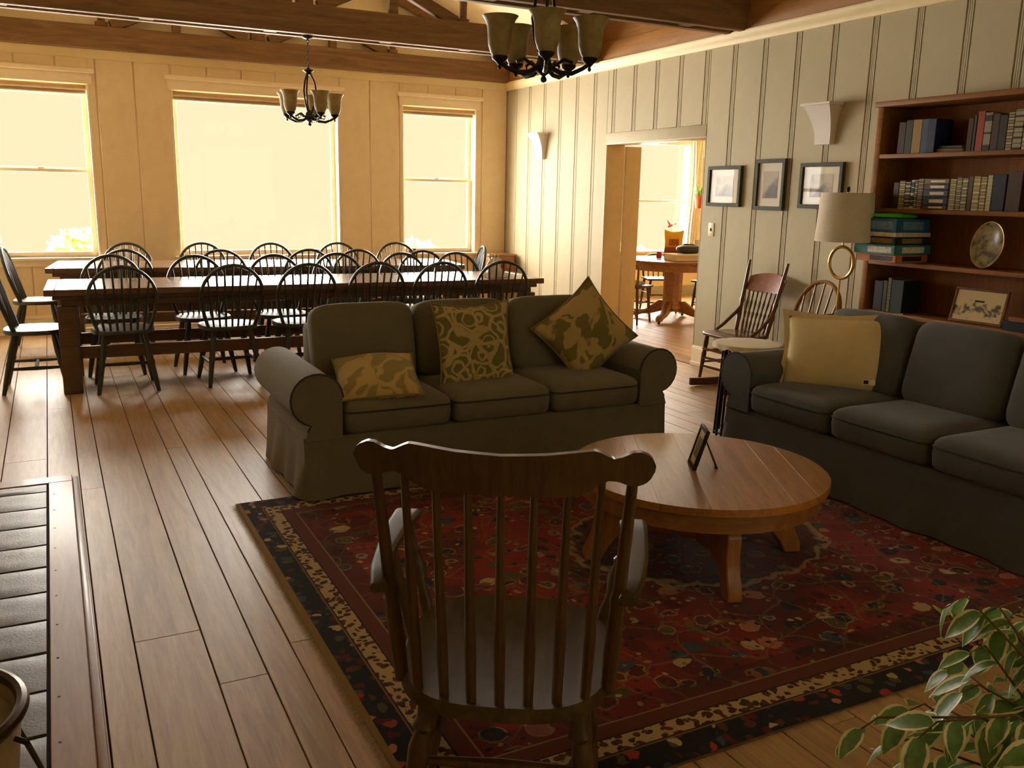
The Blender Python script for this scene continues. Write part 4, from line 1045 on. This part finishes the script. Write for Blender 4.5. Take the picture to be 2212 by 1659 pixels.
# board games stacked on the third shelf
def gamebox(lab, x0, x1, y0, y1, z, h, body, front, name='board_game_box'):
    o = thing(name, lab, 'game box', ((x0+x1)/2, (y0+y1)/2, z), 0, 'stacked game boxes'); a, b = (x1-x0)/2, (y1-y0)/2
    MB().box(-a, a, -b, b, 0, h).build('box', plain('box_card', body, .6, var=.15, scale=20), o, bev=.003, seg=1)
    MB().box(-a-.0012, -a, -b*.85, b*.3, h*.2, h*.8).build('printed_title', plain('box_print', front, .6, var=.35, scale=60), o)
    MB().box(-a*.6, a*.6, -b-.0012, -b, h*.2, h*.8).build('printed_side', plain('box_print_side', front, .6, var=.35, scale=60), o)
    return o
z = ZS_[3]; gx = 4.73
gamebox('orange and black game box at the bottom of the game stack', gx+.03, gx+.33, 3.93, 4.242, z, .05, '#c8743a', '#2c2622'); z += .0505
gamebox('teal game box with white lettering in the game stack', gx, gx+.34, 3.92, 4.243, z, .062, '#3a7a72', '#d8d4c4'); z += .0625
gamebox('black game box with tan label in the game stack', gx+.02, gx+.33, 3.94, 4.24, z, .05, '#26241c', '#8a7448'); z += .0505
gamebox('white game box under the blue one', gx+.01, gx+.335, 3.93, 4.241, z, .028, '#d9cdb4', '#d0c4aa'); z += .0285
gamebox('blue game box on top of the game stack', gx+.012, gx+.325, 3.935, 4.24, z, .085, '#2d5c86', '#6a8ca0'); z += .0855
gr = thing('green_tray', 'bright green plastic tray lying on the blue game box', 'tray', (gx+.16, 4.10, z))
MB().selip(.13, .12, .014, .4, .4, 28, 8, T(0, 0, .0145)).build('tray', plain('lime_plastic', '#4ec414', .4), gr, ang=60); MB().selip(.11, .10, .004, .4, .4, 24, 6, T(0, 0, .0265)).build('lid_panel', plain('lime_plastic_light', '#5fd422', .4), gr)
# oval plate, photo, small frame
pl = thing('oval_plate', 'oval decorative plate with gilt rim standing on the third shelf', 'plate', (4.995, 3.47, ZS_[3]))
Mp = T(0, 0, .138) @ RY(radians(-80)) @ Matrix.Diagonal((1.32, 1, 1, 1))
pmat = NT('painted_plate'); n_ = pmat.noise(pmat.co(), 16, 4, .6); pmm = pmat.fin(pmat.ramp(n_.outputs[0], [(.38, hexl('#5a5a48')), (.5, hexl('#a0936c')), (.62, hexl('#c0ab7c'))]), .25)
MB().lathe([(.001, .0), (.07, .002), (.088, .012), (.104, .018), (.106, .014), (.09, .004), (.07, -.006), (.001, -.008)], 36, M=Mp, cap=False).build('dish', pmm, pl)
MB().tube([tuple(Mp @ Vector((.104*cos(2*pi*i/40), .104*sin(2*pi*i/40), .017))) for i in range(40)], .0035, 6, True).build('gilt_rim', M_['brass'], pl)
MB().box(.03, .075, -.05, .05, 0, .008).build('stand', bm_, pl); MB().box(-.03, .06, -.006, .006, 0, .012).build('stand_foot', bm_, pl)
ph = thing('framed_photo', 'sepia photo of a wagon team in a brown frame on the fourth shelf', 'picture frame', (4.925, 3.45, ZS_[2]+.003), radians(3))
Mq = RY(radians(14)); t = NT('sepia_photo'); v = t.co(); sp_ = t.n('ShaderNodeSeparateXYZ'); t.l(v, sp_.inputs[0])
gg = t.math('ADD', t.noise(v, 28, 4).outputs[0], t.math('MULTIPLY', t.math('ABSOLUTE', t.math('SUBTRACT', sp_.outputs[2], .085)), -4.5)); sep = t.fin(t.ramp(gg, [(.38, hexl('#c8ab72')), (.46, hexl('#8f7446')), (.52, hexl('#3c2c1a'))]), .5)
for bx in ((-.008, .008, -.17, .17, 0, .016), (-.008, .008, -.17, .17, .199, .215), (-.008, .008, -.17, -.155, .016, .199), (-.008, .008, .155, .17, .016, .199)): MB().box(*bx, M=Mq).build('frame_rail', M_['press'], ph, bev=.002, seg=1)
MB().box(-.003, .004, -.155, .155, .016, .199, M=Mq).build('photo', sep, ph)
MB().box(.055, .059, -.03, .03, 0, .13, M=RY(radians(-12))).build('easel_back', M_['black'], ph)
# ---- floor lamp
lp = thing('floor_lamp', 'brass ring floor lamp with a linen drum shade beside the bookcase', 'floor lamp', (4.70, 4.40, 0))
lp.location = (4.70, 4.31, 0)
MB().lathe([(.14, 0), (.14, .015), (.13, .022), (.015, .03), (.01, .05)], 28).build('base', M_['brass'], lp); MB().lathe([(.007, .03), (.007, .985)], 10).build('pole', M_['brass'], lp)
a_ = radians(92)
ringp = [(.066*1.5*cos(q)*cos(a_), .066*1.5*cos(q)*sin(a_), 1.095+.105*sin(q)) for q in [2*pi*i/40 for i in range(40)]]
MB().tube(ringp, .011, 8, True).build('ring', M_['brass'], lp)
MB().lathe([(.007, 1.195), (.007, 1.30), (.018, 1.305), (.018, 1.36), (.006, 1.365), (.006, 1.56)], 10).build('stem', M_['brass'], lp); MB().lathe([(.004, 1.556), (.012, 1.562), (.012, 1.585), (.006, 1.592)], 10).build('finial', M_['bronze'], lp)
MB().lathe([(.186, 1.235), (.168, 1.552), (.165, 1.552), (.183, 1.235)], 40, cap=False).build('lamp_shade', M_['shade'], lp)
m = MB()
for k in range(3): m.rod((0, 0, 1.548), (.166*cos(2.1*k), .166*sin(2.1*k), 1.548), .002, n=5)
m.build('shade_spider', M_['bronze'], lp)
# ---- press-back rocking chair against the wall (faces -X)
pc = thing('pressback_chair', 'carved press-back wooden rocking chair against the wall under the prints', 'chair', (4.80, 5.40, 0), radians(90))
mp = M_['press']; out = []
for i in range(32):
    q = 2*pi*i/32; x, y = cos(q), sin(q); f = lambda v, e: math.copysign(abs(v)**e, v); out.append((.225*f(x, .5)*(1+.07*y), .215*f(y, .55)))
m = MB(); m.prism(out, .425, .45); m.build('seat', M_['press'], pc, bev=.008)
for s in (-1, 1):
    MB().turned((s*.175, -.15, .43), (s*.215, -.285, 1.015), [(0, .017), (.25, .02), (.4, .016), (.44, .021), (.48, .016), (.9, .014), (1, .011)], 10).build('back_post', mp, pc)
    MB().tube([(s*.178, -.205, .66), (s*.20, -.16, .59), (s*.208, -.05, .50), (s*.205, .03, .455)], [.012, .014, .014, .012], 8).build('hip_bracket', mp, pc)
    for q in (-1, 1): MB().turned((s*.165, q*.15, .425), (s*.20, q*.175, .07), [(0, .016), (.2, .02), (.35, .015), (.45, .021), (.7, .016), (1, .012)], 10).build('leg', mp, pc)
    vs = []
    for i in range(17):
        y = -.36+.63*i/16; zz = .0005+.16*y*y; vs += [(s*.20-.013, y, zz), (s*.20+.013, y, zz), (s*.20+.013, y, zz+.06), (s*.20-.013, y, zz+.06)]
    MB().add(vs, [(i*4+j, i*4+(j+1) % 4, (i+1)*4+(j+1) % 4, (i+1)*4+j) for i in range(16) for j in range(4)]+[(0, 1, 2, 3), (67, 66, 65, 64)]).build('rocker', mp, pc, bev=.003, seg=1)
    for zz in (.20, .29): MB().turned((s*.19, -.165, zz), (s*.19, .165, zz), [(0, .008), (.5, .012), (1, .008)], 6).build('stretcher', mp, pc)
for zz in (.17, .24, .31): MB().turned((-.19, .17, zz), (.19, .17, zz), [(0, .008), (.5, .013), (1, .008)], 6).build('stretcher', mp, pc)
vs = []; n = 20      # carved crest panel
for i in range(n+1):
    u = -1+2*i/n; x = u*.20; tp = .885+.035*(1-abs(u)**2.2); bt = .765-.0*(u*u)+.02*abs(u)**6; y0_ = -.235-.025*(1-u*u)
    for zz in (bt, tp):
        yb_ = y0_ - .05*((zz-.765)/.12); vs += [(x, yb_, zz), (x, yb_-.016, zz)]
fs = []
for i in range(n):
    a, b = i*4, (i+1)*4
    for q in ((0, 2, 3, 1),):
        pass
    fs += [(a, b, b+2, a+2), (a+1, a+3, b+3, b+1), (a+2, b+2, b+3, a+3), (a, a+1, b+1, b)]
fs += [(0, 2, 3, 1), (n*4, n*4+1, n*4+3, n*4+2)]
MB().add(vs, fs).build('crest_panel', M_['presspanel'], pc, ang=50)
for k in range(7):
    u = (k-3)/3; MB().turned((u*.125, -.165, .45), (u*.15, -.245, .775), [(0, .007), (.2, .010), (.3, .006), (.45, .012), (.5, .006), (.7, .011), (.8, .006), (1, .007)], 8).build('spindle', mp, pc)
# ---- bentwood windsor chair and dark bag behind the sofa
windsor('bentwood_chair', 'light brown bentwood windsor chair between the lamp and the carved chair', 'chair', M_['bent'], M_['bent'], 5)
bw = [o for o in ALL if o.name.startswith('bentwood_chair')][-1]; bw.location = (4.62, 4.63, 0); bw.rotation_euler = (0, 0, radians(82))
bg = thing('black_bag', 'rounded black bag standing behind the blue-grey sofa near the lamp', 'bag', (4.46, 4.14, 0))
MB().selip(.12, .105, .375, .5, .6, 26, 16, T(0, 0, .3755)).build('body', M_['black'], bg); MB().tube([(-.05, 0, .73), (-.03, 0, .775), (.03, 0, .775), (.05, 0, .73)], .008, 6).build('strap', M_['black'], bg)
MB().selip(.02, .085, .16, .5, .5, 18, 8, T(-.112, 0, .27)).build('pocket', M_['black'], bg)
# ---- iron stand with a doily
st = thing('wire_stand', 'slim iron plant stand with a scalloped cream doily beside the sofa arm', 'stand', (3.87, 4.235, .0125))
for k in range(6):
    a = radians(165)+2*pi*k/6; MB().rod((.175*cos(a), .175*sin(a), 0.0), (.15*cos(a), .15*sin(a), .575), .0085, n=6).build('leg', M_['bronze'], st)
    if k == 0:
        for da in (-.30, .30): MB().rod((.175*cos(a+da), .175*sin(a+da), 0), (.15*cos(a+da), .15*sin(a+da), .575), .0085, n=6).build('leg', M_['bronze'], st)
for zz, r in ((.02, .174), (.50, .154)): MB().tube([(r*cos(2*pi*i/32), r*sin(2*pi*i/32), zz) for i in range(32)], .006, 6, True).build('ring', M_['bronze'], st)
MB().lathe([(.19, .575), (.195, .585), (.195, .592), (.18, .597)], 36).build('top', M_['bronze'], st)
dm = MB(); vs = [(0, 0, .6005)]; n = 72
for r, zz in ((.10, .6005), (.185, .6005), (.205, .598), (.212, .578)):
    for i in range(n):
        a = 2*pi*i/n; rr = r*(1+.045*abs(sin(6*a))*(r > .18)); vs.append((rr*cos(a), rr*sin(a), zz-(.014*abs(cos(6*a)) if r > .21 else 0)))
fs = [(0, 1+i, 1+(i+1) % n) for i in range(n)]+[(1+k*n+i, 1+(k+1)*n+i, 1+(k+1)*n+(i+1) % n, 1+k*n+(i+1) % n) for k in range(3) for i in range(n)]
dy = thing('doily', 'scalloped cream doily draped on the iron stand', 'doily', (3.87, 4.235, .0125)); dm.add(vs, fs); dm.build('lace', fabric('doily_cotton', '#dccba6'), dy, ang=60)
# ================================================================== hearth, bucket and plant in front
he = thing('hearth', 'low tiled hearth with a wooden border at the lower left', 'hearth', (XL+.002, 2.9, 0))
hx1 = -XL-.002
Y0h, Y1h = .5-2.9, 4.945-2.9
MB().box(0, hx1-.11, Y0h, Y1h-.115, .0006, .022).build('grout_bed', M_['subfloor'], he)
MB().box(hx1-.108, hx1, Y0h, Y1h-.107, .0006, .034).build('border_board', M_['hearthwood'], he, bev=.003, seg=1); MB().box(0, hx1, Y1h-.105, Y1h, .0006, .034).build('border_board', M_['hearthwood'], he, bev=.003, seg=1)
MB().box(hx1+.0005, hx1+.028, Y0h, Y1h+.028, .0006, .016).build('edge_moulding', M_['hearthwood'], he, bev=.005); MB().box(0, hx1, Y1h+.0005, Y1h+.028, .0006, .016).build('edge_moulding', M_['hearthwood'], he, bev=.005)
rg = random.Random(9); tm = {}
yy = Y1h-.112; row = 0; first = True
while yy > Y0h+.05:
    d = .128 if first else .2455; first = False; x = hx1-.1135
    while x > .03:
        wx = min(.36, x-.004); key = (round(wx, 3), d)
        if key not in tm:
            def tf(u, v, wx=wx, d=d): return ((u-.5)*(wx-.008), (v-.5)*(d-.016), .0355+.0016*sin(9*u+3)*sin(7*v)-.004*(max(abs(u-.5), abs(v-.5))*2)**10)
            m = MB(); m.box(-(wx-.008)/2, (wx-.008)/2, -(d-.016)/2, (d-.016)/2, .018, .031); m.grid(tf, 8, 6); tm[key] = m.mesh('tile', M_['tile'], ang=60)
        o = bpy.data.objects.new('tile', tm[key]); link(o, he); o.location = (x-wx/2, yy-d/2, rg.uniform(-.001, .001)); x -= wx
    yy -= d
nm = plain('nail_dark', '#241812', .6); 
for k in range(10): MB().lathe([(.004, .034), (.004, .0348), (.002, .035)], 8, M=T(hx1-.085, Y1h-.3-.245*k, 0)).build('nail', nm, he)
bu = thing('ash_bucket', 'beige metal bucket with a dark rolled rim on the hearth', 'bucket', (-.335, 1.95, .0385))
bz = plain('beige_enamel', '#b09c78', .35, metal=.3, var=.15)
MB().lathe([(.15, 0), (.16, .01), (.205, .40), (.20, .40), (.155, .016), (.0, .012)], 40, cap=False).build('pail', bz, bu, ang=50)
MB().lathe([(0, .395), (.11, .392), (.17, .376), (.198, .36)], 40, cap=False).build('lid', bz, bu)
MB().tube([(.206*cos(2*pi*i/48), .206*sin(2*pi*i/48), .405) for i in range(48)], .014, 8, True).build('rim', plain('rim_brown_metal', '#4a3624', .3, metal=.5, var=.2), bu)
MB().tube([(.207*cos(-.4), .207*sin(-.4), .37), (.23*cos(-.4), .23*sin(-.4), .36), (.225, 0.06, .20), (.225*cos(.9), .225*sin(.9), .36)], .006, 6).build('bail_handle', M_['bronze'], bu)
# variegated ficus
fp = thing('variegated_ficus', 'variegated weeping ficus with cream-edged leaves at the lower right corner', 'potted plant', (1.565, .79, 0))
MB().lathe([(.12, 0), (.125, .012), (.155, .27), (.168, .28), (.168, .31), (.15, .312), (.145, .285), (.0, .28)], 28, cap=False).build('pot', M_['terracotta'], fp)
MB().lathe([(.145, .284), (.1, .292), (.0, .294)], 20, cap=False).build('soil', M_['subfloor'], fp)
MB().tube([(0, 0, .28), (.01, .01, .42), (-.01, .015, .50), (0, .02, .60)], [.014, .012, .010, .007], 8).build('trunk', M_['bark'], fp)
def leafmesh(mat, L, wd, curl):
    n = 9; vs = []; uv = []; fs = []
    for i in range(n+1):
        v = i/n; w = wd*sin(pi*min(1, v**.78))**.85*(1 if v < .85 else (1-(v-.85)/.15*.35)) if 0 < v < 1 else .0006
        for j in range(5):
            u = (j-2)/2; vs.append((u*w, v*L, .012*(1-abs(u))*0 + .18*abs(u)*w - curl*v*v*L)); uv.append((.5+u*.5 if w > .001 else .95, v))
    for i in range(n):
        for j in range(4): fs.append((i*5+j, i*5+j+1, (i+1)*5+j+1, (i+1)*5+j))
    me = bpy.data.meshes.new('leaf'); me.from_pydata(vs, [], fs); l = me.uv_layers.new(name='UVMap')
    for lp_ in me.loops: l.data[lp_.index].uv = uv[lp_.vertex_index]
    me.shade_smooth(); me.materials.append(mat); return me
LM = [leafmesh(M_['leaf'], .075, .021, .25), leafmesh(M_['leaf'], .062, .017, .4), leafmesh(M_['leaf'], .085, .022, .15), leafmesh(M_['youngleaf'], .055, .02, .2)]
rg = random.Random(21)
for k in range(50):
    az = 2*pi*k/30*2.618+rg.uniform(-.3, .3); el = rg.uniform(.1, 1.25); Lb = rg.uniform(.16, .33)
    p0 = Vector((0, .015, rg.uniform(.30, .57)))
    d = Vector((cos(az)*cos(el), sin(az)*cos(el), sin(el))); p1 = p0+d*Lb*.55; p2 = p0+d*Lb+Vector((cos(az), sin(az), 0))*.05-Vector((0, 0, .05*cos(el)+.02)); p3 = p2+Vector((cos(az)*.05, sin(az)*.05, -.05))
    br = MB().tube([p0, p1, p2, p3], [.0035, .0028, .002, .0012], 5).build('twig', M_['bark'], fp)
    for q in range(8):
        u = .35+.65*q/7; P_ = p0.lerp(p1, u*2) if u < .5 else (p1.lerp(p2, (u-.5)/.3) if u < .8 else p2.lerp(p3, (u-.8)/.2))
        lo = bpy.data.objects.new('leaf', LM[3] if (q == 7 and rg.random() < .35) else LM[rg.randrange(3)]); link(lo, fp)
        yaw = az+(-1)**q*rg.uniform(.5, 1.3)-pi/2; pit = rg.uniform(-1.2, -.15)
        lo.matrix_local = T(*P_) @ RZ(yaw) @ RX(pit) @ RY(rg.uniform(-.5, .5)) @ Matrix.Scale(rg.uniform(.85, 1.2), 4)
# ================================================================== kitchen seen through the doorway
kt = thing('pedestal_table', 'round oak pedestal table with claw feet in the room beyond the doorway', 'table', (6.82, 8.88, 0), radians(20))
MB().lathe([(.56, .725), (.60, .732), (.605, .745), (.60, .757), (.0, .76)], 48, cap=False).build('top', M_['oak'], kt, ang=30)
MB().lathe([(.54, .726), (.54, .635), (.51, .635), (.51, .726)], 40, cap=False).build('apron', M_['oak'], kt, ang=30)
MB().lathe([(.13, .12), (.14, .16), (.12, .22), (.12, .60), (.16, .635), (.5, .70), (.5, .725)], 10).build('column', M_['oak'], kt, ang=30)
for k in range(4):
    prof = [(.09, .24), (.16, .25), (.24, .19), (.34, .12), (.46, .10), (.50, .07), (.49, .03), (.44, .03), (.38, .055), (.26, .07), (.16, .10), (.09, .12)]
    Mk = RZ(radians(215+90*k-20)) @ Matrix(((1, 0, 0, 0), (0, 0, 1, -.035), (0, 1, 0, 0), (0, 0, 0, 1)))
    lg = MB().prism(prof, 0, .07, Mk).build('claw_foot', M_['oak'], kt, bev=.008)
    MB().lathe([(.012, .004), (.018, .015), (.012, .03)], 8, M=RZ(radians(215+90*k-20)) @ T(.465, 0, 0)).build('caster', M_['black'], lg)
def kchair(lab, loc, rz, mat):
    t = thing('kitchen_chair', lab, 'chair', loc, rz, 'kitchen chairs')
    MB().prism([(-.2, -.19), (.2, -.19), (.215, .2), (-.215, .2)], .43, .455).build('seat', mat, t, bev=.01)
    for sx in (-1, 1):
        for sy in (-1, 1): MB().turned((sx*.16, sy*.15, .435), (sx*.195, sy*.185, 0), [(0, .016), (.3, .02), (.6, .016), (1, .012)], 8).build('leg', mat, t)
        for zz in (.16, .26): MB().rod((sx*.185, -.175, zz), (sx*.185, .175, zz), .009, n=6).build('stretcher', mat, t)
    for zz in (.14, .24): MB().rod((-.185, .175, zz), (.185, .175, zz), .009, n=6).build('stretcher', mat, t)
    pts = [(.17, -.17, .45), (.185, -.19, .66)]+[(.185*cos(q), -.19-.02*sin(q), .66+.09*sin(q)) for q in [pi*i/10 for i in range(1, 10)]]+[(-.185, -.19, .66), (-.17, -.17, .45)]
    MB().tube(pts, .014, 8).build('bow', mat, t)
    for k in range(4): x = -.105+.07*k; MB().rod((x, -.17, .45), (x, -.205, .74), .008, n=6).build('spindle', mat, t)
    return t
kc = wood('kitchen_chair_wood', '#5a3c1e', '#7a542c', 2, 6, rough=.4)
kg = plain('kitchen_chair_green', '#3a3c28', .4)
kchair('brown bow-back kitchen chair with a pale blue cushion at the left of the doorway', (6.20, 8.90, 0), radians(-60), kc)
cu = thing('seat_cushion', 'pale blue cushion on the brown kitchen chair', 'cushion', (6.20, 8.90, .4555)); MB().selip(.15, .14, .025, .5, .4, 24, 8, T(0, 0, .0255)).build('pad', fabric('pale_blue_cloth', '#b8c4d4'), cu); MB().tube([(.143*math.copysign(abs(cos(q))**.4, cos(q)), .133*math.copysign(abs(sin(q))**.4, sin(q)), .0255) for q in [2*pi*i/32 for i in range(32)]], .004, 5, True).build('piping', M_['white'], cu)
kchair('dark green kitchen chair behind the pedestal table', (7.16, 9.62, 0), radians(160), kg)
kchair('dark green kitchen chair at the right behind the pedestal table', (7.58, 9.02, 0), radians(95), kg)
bx = thing('white_box', 'low white cardboard box on the pedestal table', 'box', (6.80, 8.62, .761), radians(-12))
m = MB(); m.box(-.22, .22, -.16, .16, 0, .075); m.build('tray', plain('white_card', '#e8d9bc', .8), bx, bev=.002, seg=1); MB().box(-.225, .225, -.165, .165, .055, .078).build('lid', plain('white_card_lid', '#ecdcc0', .8), bx, bev=.002, seg=1)
bgk = thing('dark_bag', 'dark green zipped bag lying on the white box', 'bag', (6.86, 8.66, .8395), radians(-15))
MB().selip(.155, .085, .05, .7, .6, 24, 10, T(0, 0, .0505)).build('body', plain('dark_green_nylon', '#2c2f22', .4), bgk); MB().tube([(-.13, 0, .07), (-.05, .02, .108), (.06, .02, .105), (.14, -.02, .06)], .009, 6).build('strap', M_['black'], bgk)
cb = thing('snack_bag', 'golden yellow snack bag standing on the pedestal table', 'bag', (6.98, 9.12, .761), radians(-35))
def cbf(u, v):
    a = 2*pi*u; s = sin(pi*min(1, .08+.92*v)); th = .05*(abs(s)**.5)*(1-.3*v); wd = .115*(1+.05*cos(2*pi*v))
    return (wd*cos(a), th*sin(a)*(1 if v < 1 else .1), .33*v+.014*(v > .95)*cos(2*a))
gt_ = NT('gold_foil'); vz = gt_.co(); sz = gt_.n('ShaderNodeSeparateXYZ'); gt_.l(vz, sz.inputs[0])
gm_ = gt_.fin(gt_.ramp(gt_.math('MULTIPLY', sz.outputs[2], 3.0), [(0, hexl('#6e3b12')), (.35, hexl('#8a4a14')), (.42, hexl('#e0a312')), (.9, hexl('#f0b81c'))]), .3, .0)
MB().grid(cbf, 28, 12, True).build('pouch', gm_, cb, ang=70); MB().box(-.06, .06, -.052, -.047, .15, .23).build('printed_panel', plain('print_red_brown', '#a5621a', .4, var=.4, scale=40), cb)
rb_ = thing('red_jar', 'small red lidded jar on the pedestal table beside the box', 'jar', (6.66, 8.98, .761)); MB().lathe([(.03, 0), (.034, .01), (.034, .06), (.026, .07), (.0, .07)], 16, cap=False).build('body', M_['red'], rb_); MB().lathe([(.03, .07), (.03, .085), (0, .086)], 16, cap=False).build('lid', M_['red'], rb_)
gs = thing('gift_bag', 'white gift bag with a red star on the pedestal table', 'bag', (7.22, 8.86, .761), radians(-30))
MB().hexa([(-.09, -.04, 0), (.09, -.04, 0), (.09, .04, 0), (-.09, .04, 0)], [(-.10, -.02, .23), (.10, -.02, .23), (.10, .02, .23), (-.10, .02, .23)]).build('bag', M_['paper'], gs)
star = [((.05 if i % 2 == 0 else .022)*cos(pi/2+pi*i/5), (.05 if i % 2 == 0 else .022)*sin(pi/2+pi*i/5)) for i in range(10)]
MB().prism(star, 0, .004, T(0, -.039, .09) @ RX(radians(82))).build('red_star', M_['red'], gs)
# hanging plant and window ornaments
hp = thing('hanging_pot', 'terracotta pot with a green plant hanging at the kitchen window', 'potted plant', (8.62, 10.70, 1.35))
MB().lathe([(.055, 0), (.075, .15), (.085, .155), (.085, .185), (.07, .185), (.0, .17)], 20, cap=False).build('pot', M_['terracotta'], hp)
m = MB(); rg = random.Random(4)
for k in range(90):
    a = rg.uniform(0, 2*pi); l = rg.uniform(.06, .17); b = Vector((.04*cos(a), .04*sin(a), .17)); t_ = b+Vector((.07*cos(a)*rg.random(), .07*sin(a)*rg.random(), l)); s_ = Vector((-sin(a), cos(a), 0))*.012
    m.add([b, b.lerp(t_, .5)+s_, t_, b.lerp(t_, .5)-s_], [(0, 1, 2, 3)])
fo = m.build('foliage', leaf_mat('pot_leaf', '#5f8a2e', '#86ad44', '#86ad44', False), hp); fo['kind'] = 'stuff'
for k in range(3): MB().rod((.08*cos(2.1*k), .08*sin(2.1*k), .18), (0, 0, 1.40), .003, n=5).build('cord', M_['cream'], hp)
cr = thing('curtain_rod', 'thin curtain rod with a pulled-back sheer curtain at the kitchen window', 'curtain', (8.70, 11.04, 2.36)); MB().rod((-1.45, 0, 0), (.3, 0, 0), .012, n=8).build('rod', M_['white'], cr)
def curt(u, v): return (.02+.2*u+.02*sin(5*v), .03*sin(u*28), -.02-1.75*v)
sc_ = MB().grid(curt, 40, 12).build('sheer', fabric('sheer_white', '#efe6d0'), cr, ang=70)
for k in range(5): MB().tube([(.03+.04*k+.0*cos(q), .018*cos(q), .018*sin(q)) for q in [2*pi*i/12 for i in range(12)]], .003, 5, True).build('curtain_ring', M_['brass'], cr)
bd = thing('bird_ornament', 'red bird ornament hanging in the kitchen window', 'ornament', (8.33, 11.0, 1.08))
MB().selip(.05, .018, .02, .8, .8, 14, 8, RY(radians(-20))).build('body', M_['red'], bd); MB().add([(-.02, 0, .01), (.03, 0, .012), (-.07, .0, .10), (-.02, .004, .012), (.03, .004, .014), (-.07, .004, .10)], [(0, 1, 2), (5, 4, 3), (0, 3, 4, 1), (1, 4, 5, 2), (2, 5, 3, 0)]).build('wing', M_['red'], bd); MB().add([(.03, 0, 0), (.12, .0, .045), (.11, .0, .025), (.03, .004, 0), (.12, .004, .045), (.11, .004, .025)], [(0, 1, 2), (5, 4, 3), (0, 3, 4, 1), (1, 4, 5, 2), (2, 5, 3, 0)]).build('tail', M_['red'], bd); MB().rod((0, 0, .015), (0, 0, 1.19), .0012, n=4).build('thread', M_['white'], bd)
# ================================================================== outside
def bush(lab, loc, rx, rz_, n, seed):
    t = thing('garden_bush', lab, 'bush', loc, 0, 'bushes outside the windows'); rg = random.Random(seed)
    m = MB()
    for k in range(n):
        a = rg.uniform(0, 2*pi); e = rg.uniform(-.6, 1.4); r = rg.uniform(.25, 1)**.6
        p = Vector((rx*r*cos(a)*cos(e), rx*r*sin(a)*cos(e), rz_*(1+r*sin(e)))); s_ = rg.uniform(.05, .12)
        d1 = Vector((rg.uniform(-1, 1), rg.uniform(-1, 1), rg.uniform(-1, 1))).normalized(); d2 = d1.orthogonal().normalized()
        m.add([p-d1*s_, p+d2*s_*.5, p+d1*s_, p-d2*s_*.5], [(0, 1, 2, 3)])
    f = m.build('foliage', M_['foliage'], t, smooth=False); f['kind'] = 'stuff'
    MB().tube([(0, 0, -1.2), (.03, .02, rz_*.6), (0, 0, rz_*1.1)], [.05, .04, .02], 7).build('stem', M_['bark'], t)
bush('sunlit yellowish bush outside the left window', (.32, 13.2, .05), .42, .45, 420, 1)
bush('sunlit yellowish bush outside the right window', (4.95, 13.0, -.05), .5, .42, 420, 2)
bush('sunlit yellowish bush outside the kitchen window', (9.2, 13.6, -.15), .6, .45, 420, 3)
